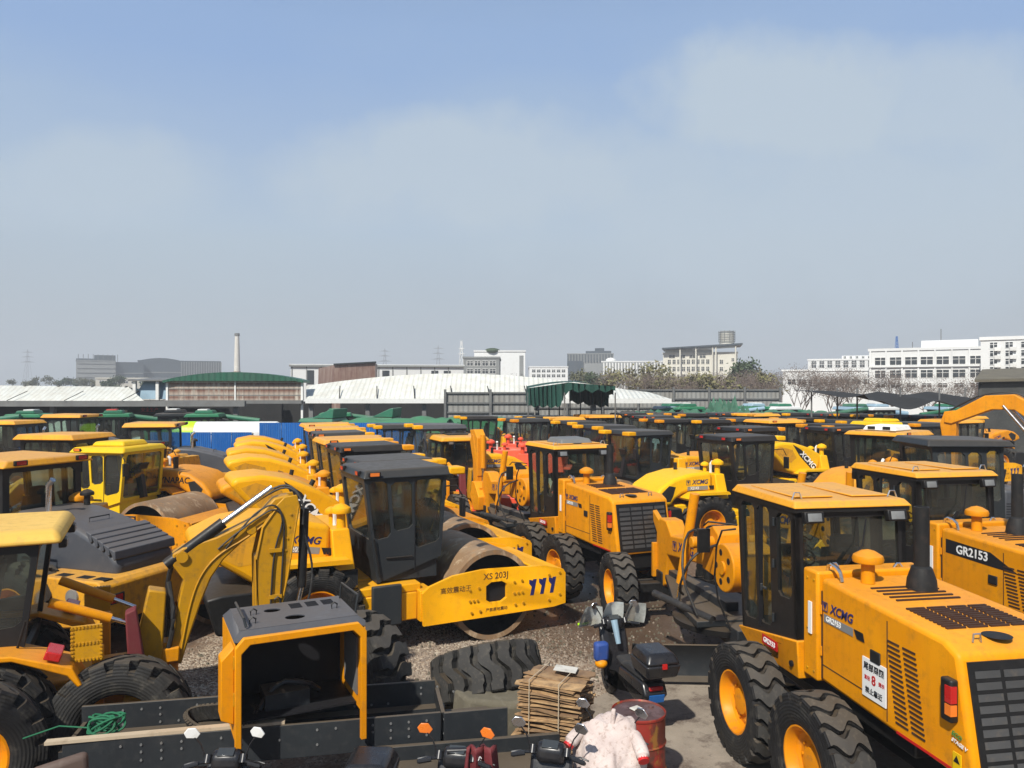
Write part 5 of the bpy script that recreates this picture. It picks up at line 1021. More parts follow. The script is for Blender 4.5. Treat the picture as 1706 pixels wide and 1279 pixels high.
# cluster of hazy blocks
B = block('office_building', 'hazy block clad in upright white fins behind the brown trees', 'building', gx(1002, 260), gx(1110, 260), 260, 20, gz(603, 260), 'wall_white', (), 0)
for k in range(22): MB().box(-B[1] + 1.0 * k, -B[1] + .35 + 1.0 * k, -.4, 0, 2, gz(603, 260)).build('fin', 'wall_grey', B[0])
MB().ball((-B[1] + 3, 3, gz(600, 260)), 1.8, (1, 1, .6)).build('roof_dome', 'white', B[0])
B = block('office_building', 'hazy tall block with dark ribbed top floors left of the tower building', 'building', gx(945, 330), gx(1022, 330), 330, 30, gz(590, 330), 'wall_grey', (), 0)
for k in range(16): MB().box(-B[1] + 1.25 * k, -B[1] + .5 + 1.25 * k, -.5, 0, gz(603, 330), gz(590, 330)).build('fin', 'wall_glass', B[0])
MB().box(-2, 9, 3, 20, gz(590, 330), gz(584, 330)).box(2, 6, 4, 12, gz(584, 330), gz(579, 330)).build('roof_plant', 'wall_glass', B[0]); MB().box(-B[1] - .01, -3, -.6, -.5, 3, gz(601, 330)).build('glass_front', 'wall_glass', B[0])
block('office_building', 'hazy white low office with rows of windows beside the fin-clad block', 'building', gx(882, 250), gx(946, 250), 250, 18, gz(612, 250), 'wall_white', (gz(620, 250), gz(628, 250)), 7, 1.1, .9)
block('office_building', 'grey office corner with strip windows in front of the plain white hall', 'building', gx(772, 160), gx(832, 160), 160, 16, gz(597, 160), 'wall_grey', (gz(609, 160), gz(622, 160)), 4, 1.2, .95)
B = block('plain_hall', 'tall plain white hall with bare flat wall left of the hazy blocks', 'building', gx(790, 185), gx(875, 185), 185, 20, gz(586, 185), 'wall_white', (), 0)
MB().box(B[1] - 1.4, B[1] - .4, -.03, 0, 3, gz(592, 185)).build('grey_strip', 'wall_grey', B[0]); MB().ball((-1.8, 1, gz(584, 185)), 1.2, (1.6, 1, .6)).build('roof_garden', 'leaf_dark', B[0])  # plain upright grey strip set on the wall face
B = block('factory_building', 'long white factory hall with panelled wall behind the bowed roof', 'building', gx(487, 110), gx(775, 110), 110, 20, gz(611, 110), 'wall_white', (), 0, parapet=.35)
for k in range(12): MB().box(-B[1] + 2.0 * k + .1, -B[1] + 2.0 * k + .25, -.06, 0, 2, gz(611, 110)).build('wall_joint', 'wall_grey', B[0])
for x in (-9.5, -7.2, 1.0, 8.0, 9.8): MB().box(x - .5, x + .5, -.05, 0, gz(640, 110), gz(617, 110)).build('window', 'window_dark', B[0])
MB().box(-B[1] - .2, B[1] + .2, -.3, .3, gz(611, 110), gz(608, 110)).build('gutter', 'wall_grey', B[0])
bt = thing('cladding_tower', 'brown-stained sheet-clad box rising above the bowed white roof', 'building', (gx(590, 88), 88, 0), 8)
MB().hexa([(-2.6, 0, 0), (2.4, 0, 0), (2.4, 7, 0), (-4.6, 4, 0), (-2.2, 0, gz(608, 88)), (2.4, 0, gz(604, 88)), (2.4, 7, gz(604, 88)), (-4.4, 4, gz(612, 88))]).build('cladding', 'brown_sheet', bt)
MB().beam((-2.3, -.1, gz(607, 88)), (2.5, -.1, gz(603, 88)), .3, .18).build('roof_edge', 'cab_grey', bt)
# far left campus
def glassblock(label, pa, pb, d, top, mat, rot=0, bands=4, dep=30, group=None):
    b, w2 = block('office_building', label, 'building', gx(pa, d), gx(pb, d), d, dep, gz(top, d), mat, (), 0, rot=rot, parapet=.6)
    for k in range(bands): z = gz(640, d) + (gz(top, d) - gz(640, d)) * (k + .5) / bands; MB().box(-w2 + .5, w2 - .5, -.3, 0, z, z + .5).build('facade_band', 'wall_grey', b)
    return b, w2
b, w2 = glassblock('hazy glass office block with roof frames, leftmost on the skyline', 127, 193, 390, 602, 'wall_grey', 0, 5)
MB().box(-w2, w2, 2, 12, gz(602, 390), gz(597, 390)).box(-w2 + 8, w2, 2, 12, gz(597, 390), gz(591, 390)).build('roof_plant', 'wall_glass', b)
for k in range(9): MB().cyl((-w2 + 1 + k * 2.2, 0, gz(602, 390)), (-w2 + 1 + k * 2.2, 0, gz(590, 390)), .15, n=5).build('roof_post', 'pole_grey', b)
glassblock('hazy low dark wing between the skyline office blocks', 190, 240, 400, 605, 'wall_glass', 0, 1)
b, w2 = glassblock('hazy long dark hall with curved roof on the left skyline', 230, 305, 420, 602, 'wall_glass', 0, 1)
MB().prism([(-w2, 0)] + [(-w2 + 2 * w2 * i / 10, 1.6 * math.sin(PI * i / 10)) for i in range(11)], 0, 30).build('curved_roof', 'wall_glass', b).location = (0, 0, gz(601, 420))
b, w2 = glassblock('hazy ribbed hall with upright fins left of the chimney', 302, 368, 420, 603, 'wall_glass', 0, 0)
for k in range(17): MB().box(-w2 + 1.25 * k, -w2 + .5 + 1.25 * k, -.6, 0, 4, gz(603, 420)).build('fin', 'wall_grey', b)
block('low_building', 'low pinkish building before the dark skyline halls', 'building', gx(160, 240), gx(272, 240), 240, 12, gz(631, 240), 'wall_cream', (gz(638, 240),), 8, 1.2, .8)
# chimney
ch = thing('chimney', 'tall pale round brick chimney with dark collar standing alone', 'chimney', (gx(395, 205), 205, 0))
MB().lathe([(0, 1.05), (gz(558, 205), .55), (gz(558, 205), .45)], (0, 0, 0), 'z', 24).build('shaft', 'concrete_pale', ch); MB().lathe([(gz(558, 205) - .2, .58), (gz(558, 205) - .2, .68), (gz(555, 205), .66), (gz(555, 205), .3)], (0, 0, 0), 'z', 24).build('collar', 'pole_grey', ch)
MB().lathe([(gz(622, 205), .93), (gz(622, 205) + .6, .92), (gz(622, 205) + .6, .84)], (0, 0, 0), 'z', 24).build('band', 'rusty_sheet', ch)
# masts and pylons
def mast(label, px, d, top, w0, mat='pole_grey', name='lattice_mast', cross=(), seg=10, r=.06, cat='mast'):
    t = thing(name, label, cat, (gx(px, d), d, 0)); H = gz(top, d); mb = MB()
    for k in range(seg):
        z0, z1 = H * k / seg, H * (k + 1) / seg; a, b = w0 * (1 - k / seg) + .15, w0 * (1 - (k + 1) / seg) + .15
        for s in (-1, 1):
            for q in (-1, 1): mb.beam((s * a, q * a, z0), (s * b, q * b, z1), r, r)
        mb.beam((-a, -a, z0), (b, -b, z1), r * .7, r * .7); mb.beam((a, -a, z0), (-b, -b, z1), r * .7, r * .7); mb.beam((-a, -a, z0), (a, -a, z0), r * .7, r * .7)
    mb.build('lattice', mat, t)
    for z, wd in cross: MB().prism([(-wd, H * z), (0, H * z + wd * .18), (wd, H * z), (0, H * z - .1)], -.3, .3).build('cross_arm', mat, t)
mast('slim white radio mast rising left of the grey office corner', 769, 170, 567, .8, 'wall_white', r=.12, cross=((.8, 1.0), (.88, .8)), cat='radio mast')
mast('small blue lattice mast behind the white factory roof', 1494, 240, 560, 1.2, 'blue_sheet', r=.12, cat='radio mast')
for i, (px, top, lb) in enumerate(((46, 582, 'ghostly power pylon in the haze at the far left'), (641, 580, 'faint power pylon in the haze, left one of the middle pair'), (730, 575, 'faint power pylon in the haze, right one of the middle pair'))):
    mast(lb, px, 900, top, 4.5, name='power_pylon', r=.22, seg=8, cross=((.7, 9), (.82, 8), (.93, 7)), cat='pylon')
# ---------------------------------------------------------------- trees
TM = {}
def tree(label, px, d, top, kind, width, seed, group='trees on the skyline', cat='tree'):
    rnd = random.Random(seed); H = gz(top, d); t = thing('bare_tree' if kind == 'bare' else 'tree', label, cat, (gx(px, d), d, 0), 0, group)
    th = H * (.35 if kind != 'bare' else .25); mb = MB(); tips = []
    def grow(p, dr, L, r, n):
        q = p + dr * L; mb.tube([p, (p + q) / 2 + Vector((rnd.uniform(-1, 1), rnd.uniform(-1, 1), 0)) * L * .06, q], [r, r * .8, r * .55], 5 if n > 1 else 3)
        tips.append((q, n))
        if n == 0: return
        for _ in range(3 if n < 4 else 4):
            e = (dr + Vector((rnd.uniform(-1, 1), rnd.uniform(-1, 1), rnd.uniform(-.25, .7))) * .75).normalized(); e.x *= width; e.normalize(); grow(q, e, L * rnd.uniform(.62, .85), r * .58, n - 1)
    grow(Vector((0, 0, 0)), Vector((rnd.uniform(-.1, .1), 0, 1)), th, H * .010 + .025, 5 if kind == 'bare' else 3)
    zs = max(p.z for p, _ in tips); k = H / zs; mb.map(lambda p: (p.x * (.8 + .2 * k), p.y, p.z * k))
    mb.build('trunk', 'twig_brown' if kind == 'bare' else 'trunk_bark', t, recalc=False)
    if kind != 'bare' or True:
        lf = MB(); dens = {'leaf_dark': 42, 'leaf_olive': 30, 'leaf_spring': 12, 'bare': 7}[kind]; sz = H * .035 if kind != 'bare' else H * .009
        for p, n in tips:
            if n > 1: continue
            p = Vector((p.x * (.8 + .2 * k), p.y, p.z * k))
            for _ in range(dens if n == 0 else dens // 2):
                c = p + Vector((rnd.gauss(0, 1), rnd.gauss(0, 1), rnd.gauss(0, .8))) * H * .055; a = Vector((rnd.gauss(0, 1), rnd.gauss(0, 1), rnd.gauss(0, 1))).normalized(); b = a.orthogonal().normalized(); s = sz * rnd.uniform(.5, 1.2)
                lf.add([c - a * s, c + b * s * .6, c + a * s, c - b * s * .6], [(0, 1, 2, 3)])
        lf.build('crown', {'bare': 'twig_brown'}.get(kind, kind), t, merge=False, recalc=False)
    return t
for i, (px, d, top, kind, wd) in enumerate((
    (1045, 92, 618, 'leaf_spring', 1.3), (1075, 88, 611, 'leaf_spring', 1.3), (1105, 94, 616, 'leaf_spring', 1.2), (1135, 86, 622, 'bare', 1.3), (1160, 92, 625, 'leaf_spring', 1.3), (1190, 84, 622, 'bare', 1.4), (1222, 90, 620, 'bare', 1.3), (1252, 98, 607, 'leaf_dark', 1.5), (1275, 82, 618, 'bare', 1.3), (1150, 80, 628, 'bare', 1.5), (1095, 78, 626, 'bare', 1.4),
    (998, 110, 624, 'leaf_dark', 1.1), (968, 120, 620, 'leaf_olive', 1.2), (1330, 62, 612, 'bare', 1.2), (1385, 58, 608, 'bare', 1.3), (1425, 64, 610, 'bare', 1.2), (1470, 60, 616, 'bare', 1.2), (1550, 62, 622, 'bare', 1.4), (1600, 58, 620, 'bare', 1.3), (862, 62, 628, 'bare', 1.2),
    (30, 260, 634, 'leaf_olive', 1.8), (75, 250, 629, 'leaf_olive', 2.0), (110, 260, 632, 'leaf_dark', 1.8), (205, 230, 629, 'leaf_dark', 1.5), (180, 200, 634, 'leaf_dark', 1.4), (250, 200, 633, 'leaf_dark', 1.5), (140, 250, 632, 'leaf_olive', 1.8))):
    names = {'leaf_spring': 'budding yellow-green tree', 'leaf_dark': 'dense dark evergreen tree', 'leaf_olive': 'low olive-green tree', 'bare': 'leafless brown-twigged tree'}
    where = ['left end of the wood behind the fence', 'tallest at the left of the wood behind the fence', 'third from left in the wood behind the fence', 'in front of the cream office block, left half', 'in front of the cream office block, middle', 'in front of the cream office block, right half', 'just right of the cream office block', 'rounded, between the cream block and the white hall', 'right end of the wood behind the fence', 'in the front row below the cream block', 'in the front row left of the cream block',
        'rounded, peeking above the green canopy', 'above the left part of the green canopy', 'left of the shade net', 'large, left above the shade net', 'above the middle of the shade net peak', 'before the left end of the strip-window factory', 'before the right half of the strip-window factory', 'beside the tarpaulin shelter', 'behind the tall fence beside the green canopy',
        'first on the hazy left skyline', 'second on the hazy left skyline', 'third on the hazy left skyline', 'before the dark halls', 'before the low pinkish building', 'left of the green-roofed shed', 'below the leftmost glass block']
    tree(names[kind] + ' ' + where[i], px, d, top, kind, wd, 40 + i)
rt = random.Random(77)
for k in range(16):
    kd = ['bare', 'leaf_spring', 'bare'][k % 3]
    tree(('slender budding tree' if kd == 'leaf_spring' else 'slender twiggy bare tree') + ' filling the wood behind the grey fence', 1032 + 16.5 * k, 74 + rt.uniform(-4, 16), 622 + rt.uniform(-5, 7), kd, 1.5, 300 + k, 'slender trees of the wood behind the fence')
# ---------------------------------------------------------------- the machines in the yard
PROTO = {}
def put(kind, px, d, hd, label, group=None, open_=0, x=None, z=0, **kw):
    key = (kind,) + tuple(sorted(kw.items()))
    fn = {'roller': roller, 'grader': grader, 'loader': loader, 'backhoe': backhoe, 'excavator': excavator, 'harvester': harvester, 'tipper': tipper}[kind]
    if key in PROTO: o = copy_tree(PROTO[key])
    else: o = PROTO[key] = fn(**kw)
    place(o, gx(px, d) if x is None else x, d, hd, z, label, group)
    for c in o.children:
        if c.name.startswith('hood') and kind == 'roller': c.rotation_euler = (0, R(open_), 0)
    return o
GR, RR, RF, RM = 'motor graders', 'road rollers with raised hoods in the centre row', 'road rollers in the far rows', 'road rollers in the middle of the yard'
put('grader', 0, 8.57, 99.5, 'orange-yellow motor grader with white warning sign on its hood, nearest at the right', GR, x=3.98)
put('grader', 0, 17.2, 113, 'orange-yellow motor grader in the centre with its black radiator grille towards the viewer', GR, x=1.72, sign=False, rbox=True)
put('grader', 0, 11.6, 102, 'motor grader at the right edge directly behind the nearest grader', GR, x=6.95, band=True)
# nearest roller and the column behind it
put('roller', 0, 13.75, 26.5, 'yellow single-drum roller with grey cab and Chinese lettering on its drum frame, nearest one', RR, 8, hs=True, x=-2.2)
put('roller', 0, 16.4, 26, 'single-drum roller with black decal on its high raised hood, second in the centre row', RR, 27, x=-2.75, hs=True, ht=2.95, decal='wedge')
put('roller', 0, 19.0, 25, 'single-drum roller with dark roof and slightly raised hood, third in the centre row', RR, 13, x=-3.75, hs=True, ht=3.05, yel='yellow', cabm='cab_black')
put('roller', 0, 21.6, 24, 'single-drum roller with yellow cab roof and raised hood, fourth in the centre row', RR, 22, hs=True, x=-4.65, roof='yellow')
put('roller', 0, 24.4, 22, 'single-drum roller with dark flat roof and raised hood, fifth in the centre row', RR, 22, hs=True, x=-5.65)
put('roller', 0, 27.4, 22, 'single-drum roller with yellow cab roof, sixth in the centre row', RR, 22, hs=True, x=-6.5, roof='yellow', decal='wedge')
put('roller', 0, 30.4, 22, 'single-drum roller with yellow roof, last in the centre row', RR, 20, hs=True, x=-7.5, roof='yellow')
# left part
put('backhoe', 0, 8.8, 205, 'backhoe loader with pale yellow roof and long bent hoe arm at the left edge', 'backhoe loaders', x=-6.1)
put('loader', 0, 13.9, 160, 'wheel loader with sloping grey louvred hood and black cab at the left', 'wheel loaders', x=-8.9)
put('loader', 0, 21.0, 262, 'wheel loader with wide orange roof standing behind the grey-hooded loader', 'wheel loaders', x=gx(115, 21))
put('loader', 0, 27.5, 190, 'wheel loader with yellow roof and dark sloping hood left of the blue hoarding', 'wheel loaders', x=gx(265, 27.5))
put('loader', 0, 29.5, 265, 'wheel loader with slanting tan roof in front of the dark warehouse bay', 'wheel loaders', x=gx(20, 29.5))
put('loader', 0, 33.5, 178, 'wheel loader with tan roof carrying a white box, far left', 'wheel loaders', x=gx(125, 33.5), ht=3.3)
put('roller', 0, 20.5, -12, 'lemon-yellow roller with glazed yellow cab and capped roof left of the raised hoods', 'older rollers', 0, x=gx(198, 20.5), yel='yellow', cabm='lemon', roof='lemon', ht=2.9, model=None, hoodm='yellow_old')
put('roller', 0, 22.5, 168, 'old roller lettered on its square yellow hood, behind the lemon-yellow cab', 'older rollers', 0, x=gx(216, 22.5), word='DYNAPAC', model=None, yel='yellow', wmat='ink', cabm='cab_black', roof='flat', ht=2.85)
put('roller', 0, 15.0, 12, 'old yellow roller without cab, its rusty drum left of the raised hoods', 'older rollers', 0, x=gx(245, 15.0), cab=False, model=None, yel='yellow')
put('roller', 0, 25.5, -20, 'yellow roller with dusty drum just before the blue hoarding, far left', 'older rollers', 0, x=gx(330, 25.0), cab=False, model=None, yel='yellow_old')
# centre behind
put('backhoe', 0, 25.5, 112, 'backhoe loader seen from behind with its hoe arm folded upright', 'backhoe loaders', x=gx(762, 25.5), raised=True)
put('roller', 0, 27.8, 262, 'orange-red roller without cab, left one between the backhoe and the grader', 'red rollers', 0, x=gx(838, 27.8), yel='red_orange', cab=False, model=None, word='', drumm='drum_pale')
put('roller', 0, 26.0, 255, 'orange-red roller without cab, right one beside the centre grader cab', 'red rollers', 0, x=gx(888, 26.0), yel='red_orange', cab=False, model=None, word='', drumm='drum_pale')
put('roller', 0, 31.0, 262, 'orange-red roller without cab, rear one with pale drum', 'red rollers', 0, x=gx(866, 31.0), yel='red_orange', cab=False, model=None, word='', drumm='drum_pale')
put('roller', 0, 26.5, 200, 'roller with large pale grey glazed cab left of the backhoe', RM, 0, x=gx(735, 26.5), ht=3.2, cabm='hood_grey', gl='glass_clear', yel='yellow_new')
put('roller', 0, 28.5, 200, 'roller with dark frame cab in front of the blue hoarding', RM, 0, x=gx(668, 28.5), ht=3.1, cabm='cab_grey', gl='glass_clear', yel='yellow_new')
put('roller', 0, 25.4, 208, 'roller with wide dark windscreen beside the curved yellow hood, front of its row', RM, 0, x=gx(1068, 25.4), roof='front')
put('roller', 0, 29.0, 208, 'roller with dark windscreen, second in the row left of the curved hood', RM, 0, x=gx(1015, 29.0), roof='front')
put('roller', 0, 32.5, 208, 'roller with dark windscreen, third in the row left of the curved hood', RM, 0, x=gx(972, 32.5), roof='front')
put('roller', 0, 21.8, 22, 'clean yellow roller with curved hood and black cab right of the centre grader', RM, 0, x=gx(1222, 21.8), cabm='cab_black', model='XS143', ht=3.1, yel='sun_yellow')
put('roller', 0, 22.6, 38, 'yellow roller with curved orange hood and orange roof box, right of the black cab', RM, 0, x=gx(1478, 22.6), cabm='cab_black', roof='ac', model='XS163J', yel='yellow', ht=3.2)
put('roller', 0, 27.5, 18, 'roller with high raised yellow hood behind the black cab', RM, 20, x=gx(1388, 27.5), cabm='cab_black', decal='wedge', hs=True, yel='sun_yellow')
put('roller', 0, 23.5, 24, 'roller whose yellow hood fills the gap between the two dark cabs', RM, 3, x=gx(1240, 27.5) + 0.0, cabm='cab_black', yel='yellow') .location.y = 27.5
put('loader', 0, 16.6, 176, 'wheel loader with broad dark roof and grey panelled cab above the second grader roof', 'wheel loaders', x=gx(1592, 16.6), roof='cab_grey', yel='yellow_new', cabm='cab_grey', ht=3.35, gl='glass_clear')
put('loader', 0, 13.6, 100, 'yellow wheel loader with black stack at the right edge', 'wheel loaders', x=gx(1880, 13.6), hoodm='yellow', yel='yellow', roof='roof_yellow')
put('excavator', 0, 24.5, 132, 'yellow excavator with arched boom at the right edge', 'excavators', x=gx(1880, 24.5))
put('harvester', 0, 41, 10, 'green harvester with pale cap, leftmost before the dark bay', 'green harvesters', x=gx(22, 41))
put('harvester', 0, 42, 200, 'green harvester with red-topped cab roof between the tan and yellow roofs', 'green harvesters', x=gx(218, 42), cap='red')
put('harvester', 0, 42, 190, 'green harvester with white cap behind the tanker', 'green harvesters', x=gx(380, 43))
put('harvester', 0, 43, 190, 'dark harvester right of the yellow roofs behind the tanker', 'green harvesters', x=gx(318, 43), top='cab_grey', col='cab_grey')
put('harvester', 0, 43, 190, 'bright green harvester at the left of the tipper lorries', 'green harvesters', x=gx(590, 44), cap='green_tarp')
put('tipper', 0, 40, 172, 'tipper lorry under green tarpaulin, left one of the pair', 'tipper lorries', x=gx(560, 40), bed='container_grey')
put('tipper', 0, 41.5, 175, 'tipper lorry under green tarpaulin with green cab deflector, right one', 'tipper lorries', x=gx(655, 41.5), bed='container_grey')
# dense far rows on the right: dark cabs with pale or yellow roof edges
rf = random.Random(11)
far = [  # column, distance, heading, roof, hood angle, note
    (880, 34, 205, 'flat', 0, 'behind the red rollers, left'), (905, 36.5, 205, 'flat', 0, 'behind the red rollers, middle'), (935, 36, 205, 'yellow', 0, 'behind the red rollers, right'),
    (1085, 37.5, 25, 'front', 24, 'with yellow hood raised below the canopy corner'), (1118, 33.5, 200, 'flat', 0, 'directly behind the front dark windscreen'), (1178, 33, 200, 'front', 0, 'left behind the curved hood cab'), (1235, 34.5, 200, 'front', 0, 'behind the curved hood cab'), (1285, 33, 20, 'yellow', 0, 'right behind the curved hood cab'),
    (1392, 28.5, 200, 'flat', 0, 'beside the high raised hood'), (1415, 32.5, 195, 'front', 0, 'second beyond the high raised hood'), (1335, 35, 200, 'front', 0, 'third beyond the high raised hood'), (1470, 30.5, 200, 'lemon', 0, 'with bright lemon domed roof'), (1535, 30, 200, 'flat', 0, 'right of the lemon roof'), (1580, 33, 20, 'yellow', 0, 'left of the excavator boom'),
    (1150, 41, 200, 'front', 0, 'in the back row under the green heap'), (1205, 42, 20, 'flat', 0, 'second in the back row'), (1262, 41, 200, 'yellow', 0, 'third in the back row'), (1318, 42, 200, 'flat', 0, 'fourth in the back row'), (1375, 41, 20, 'front', 0, 'fifth in the back row'), (1432, 40, 200, 'flat', 0, 'sixth in the back row'), (1490, 39, 200, 'front', 0, 'seventh in the back row'), (1548, 38, 20, 'flat', 0, 'eighth in the back row'), (1600, 37.5, 200, 'yellow', 0, 'last in the back row'),
    (800, 37, 200, 'flat', 0, 'in front of the grey container'), (1000, 39, 200, 'yellow', 0, 'under the right end of the green canopy'), (1045, 41.5, 20, 'front', 0, 'just right of the green canopy')]
for i, (px, d, hd, rfm, op, note) in enumerate(far):
    op = op or (18 if i % 3 == 1 else 0)
    put('roller', px, d, hd + rf.uniform(-4, 4), ('lemon-roofed' if rfm == 'lemon' else 'yellow-roofed' if rfm == 'yellow' else 'dark-roofed') + ' roller ' + note, RF, op, roof=rfm, ht=3.1, cabm='cab_black' if i % 3 else 'cab_grey', yel='yellow_new' if i % 2 else 'yellow', gl='glass' if i % 3 == 2 else 'glass_clear', hs=bool(i % 2), decal='wedge' if i % 4 == 1 else 'plain')
for i, (px, cc, tt, lb) in enumerate(((1105, 'green_paint', 'pane_pale', 'green harvester with pale cab roof far behind, right of the canopy'), (1170, 'green_paint', 'green_tarp', 'green harvester directly below the tall netting heap'), (1245, 'pane_pale', 'green_tarp', 'pale blue machine with green cab roof, just right of the netting heap'), (1330, 'green_paint', 'wall_white', 'green harvester with white cab roof left of the shade net'), (1405, 'clutter_green', 'pane_pale', 'dull green machine under the middle of the shade net'), (1480, 'pane_pale', 'wall_white', 'pale blue and white machine under the shade net'), (1560, 'green_paint', 'pane_pale', 'green harvester under the right end of the shade net'))):
    put('harvester', 0, 46.5 if px > 1330 else 47.5, 190 if i % 2 else 15, lb, 'green harvesters', x=gx(px, 46.5), z=.25, col=cc, top=tt)
# a heap of green netting and scrap before the fence
hp = MB(); rr = random.Random(9)
for k in range(70):
    c = Vector((rr.gauss(0, 1.5), rr.gauss(0, .6), 0)); hh = max(.2, 1.9 - abs(c.x) * .55 + rr.uniform(-.4, .4)); a = rr.uniform(0, 6)
    hp.add([c + Vector((-.5, -.2, 1.6)), c + Vector((.6, -.3, 1.7)), c + Vector((.4 * math.cos(a), .3 * math.sin(a), 1.6 + hh)), c + Vector((.1, .6, 1.9))], [(0, 1, 2), (1, 3, 2), (3, 0, 2)])
h = hp.build('netting_heap', 'clutter_green'); tag(h, 'heap of green netting piled before the grey fence', 'netting'); h.location = (gx(1212, 46), 46, .3)
for i, (px, d, wd, m, lb) in enumerate(((1120, 45, 5, 'clutter_green', 'dark green netting bundle left of the tall heap'), (1290, 44, 6, 'clutter_green', 'green mesh bundle right of the tall heap'), (1080, 44, 4, 'tarp_grey', 'dark crumpled sheeting beyond the raised yellow hood'))):
    q = MB(); n = 24; V = []; 
    for a in range(n + 1):
        for b in range(5): V.append((wd * (a / n - .5), .8 * (b / 4 - .5), 2.6 + .5 * math.sin(b / 4 * PI) + rr.uniform(-.12, .12)))
    q.add(V, [(a * 5 + b, a * 5 + 5 + b, a * 5 + 6 + b, a * 5 + b + 1) for a in range(n) for b in range(4)]).add([(-wd / 2, -.4, 0), (wd / 2, -.4, 0), (wd / 2, -.4, 2.6), (-wd / 2, -.4, 2.6)], [(0, 1, 2, 3)])
    o = q.build('netting_bundle', m); tag(o, lb, 'netting', 'netting bundles'); o.location = (gx(px, d), d, 0)
# ---------------------------------------------------------------- foreground: steel tray, engine housing, tyres
A = Vector((-4.06, 7.40, 0)); B_ = Vector((-.05, 8.20, 0)); ux = (B_ - A).normalized(); uy = Vector((-ux.y, ux.x, 0)); LT = (B_ - A).length; hT = math.degrees(math.atan2(ux.y, ux.x))
ty = thing('steel_trough', 'long dark grey steel trough with bolted side plates under the yellow housing', 'trough', (A.x, A.y, 0), hT)
MB().box(-.25, 3.38, 0, .04, .66, 1.0).build('side_plate', 'steel_dark', ty, bevel=.006); MB().box(3.41, LT, -.02, .02, .62, 1.0).build('side_plate', 'steel_dark', ty, bevel=.006)
MB().box(-.32, LT - .7, .74, .78, .62, 1.06).build('side_plate', 'steel_dark', ty, bevel=.006)
MB().box(-.3, LT - .1, .045, .735, .68, .72).box(-.3, LT - .6, .60, .735, .72, .80).build('trough_floor', 'steel_dark', ty)
for xa_, za_ in ((-.3, .9), (LT - .7, .98), (1.2, .9)): MB().box(xa_, xa_ + .04, .045, .735, .66, za_).build('end_plate', 'steel_dark', ty)
bt = MB(); rb = random.Random(2)
for k in range(22):
    x = -.1 + .185 * k
    for z in (.93, .86, .78):
        if rb.random() < .55: bt.cyl((x, -.012, z), (x, 0, z), .013, n=6)
        if rb.random() < .4: bt.cyl((x, .728, z + .06), (x, .74, z + .06), .013, n=6)
bt.build('bolts', 'pole_grey', ty)
MB().box(.2, .5, .1, .7, 0, .66).box(3.3, 3.6, .1, .7, 0, .62).build('support_block', 'stone', ty)
pl = MB().box(0, 2.2, 0, .08, 0, .03).build('timber_plank', 'plank_wood'); tag(pl, 'pale timber plank lying along the front edge of the steel trough', 'plank'); pl.location = A + ux * -.4 + Vector((0, 0, 1.003)) - uy * .02; pl.rotation_euler = (0, 0, R(hT + 1.0))
rp = MB(); rr = random.Random(4)
for k in range(9):
    a0 = rr.uniform(-.05, .05); rp.tube([(.13 * math.cos(t) + a0, .05 * math.sin(t) + .012 * (k - 4), .075 * math.sin(t + k) + .08) for t in [2 * PI * i / 14 for i in range(15)]], .012, 6)
o = rp.build('rope_coil', 'rope_green'); tag(o, 'small coil of green rope resting on the steel trough', 'rope'); o.location = (-4.02, 7.62, 1.0)
MB().tube([(-.1, 0, .03), (-.5, .05, .03), (-.8, -.05, -.05)], .008, 6).build('rope_end', 'rope_green', o)
# engine housing
eh = thing('engine_housing', 'empty yellow engine housing with grey top and two round holes standing in the steel trough', 'engine housing', (-2.63, 7.28, .84), 26.6)
Wd, Dp, Ht = 1.27, 1.02, 1.19
MB().prism([(0, 0), (.06, 0), (.06, 1.04), (.14, 1.12), (Wd - .14, 1.12), (Wd - .06, 1.04), (Wd - .06, 0), (Wd, 0), (Wd, 1.10), (Wd - .08, Ht), (.08, Ht), (0, 1.10)], -.05, .01).build('portal_frame', 'yellow', eh, bevel=.008)
MB().box(0, .012, .012, Dp, .22, 1.12).build('side_panel', 'yellow', eh); MB().box(Wd - .012, Wd, .012, Dp, .22, 1.12).build('side_panel', 'yellow', eh); MB().box(.012, Wd - .012, Dp - .012, Dp, .25, 1.14).box(.02, Wd - .02, .3, Dp - .02, .24, .26).build('back_panel', 'ink', eh)  # ink-black back and floor, interior shade put into the colour
cir = lambda cx, cy, r: [(cx + r * math.cos(2 * PI * i / 24), cy + r * .8 * math.sin(2 * PI * i / 24)) for i in range(24)]
tp = MB().prism([(.06, .08), (Wd - .06, .08), (Wd - .06, Dp - .12), (.06, Dp - .12)], Ht + .035, Ht + .045, 'z', [cir(.62, .30, .10), cir(.45, .64, .085)])
tp.add([(0, 0, Ht - .05), (.06, .08, Ht + .04), (.06, Dp - .12, Ht + .04), (0, Dp, Ht - .05), (Wd, 0, Ht - .05), (Wd - .06, .08, Ht + .04), (Wd - .06, Dp - .12, Ht + .04), (Wd, Dp, Ht - .05)], [(0, 1, 2, 3), (4, 7, 6, 5), (3, 2, 6, 7)]); tp.add([(0, .012, Ht - .05), (Wd, .012, Ht - .05), (Wd, .012, Ht), (Wd - .06, .08, Ht + .04), (.06, .08, Ht + .04), (0, .012, Ht)], [(0, 1, 2, 3, 4, 5)])
tpo = tp.build('top_cover', 'hood_grey', eh)
louvres(eh, [((.70 + .17 * k, .62 + .028 * j, Ht + .045), .12, .012, 0) for k in range(3) for j in range(7)], 'T', 'ink', name='top_louvres')
for (x, y) in ((.25, .55), (.55, .9), (1.05, .42), (.2, .25)): MB().tube([(x - .025, y, Ht + .03), (x - .03, y, Ht + .09), (x, y, Ht + .11), (x + .03, y, Ht + .09), (x + .025, y, Ht + .03)], .009, 6).build('lifting_eye', 'cab_black', eh)
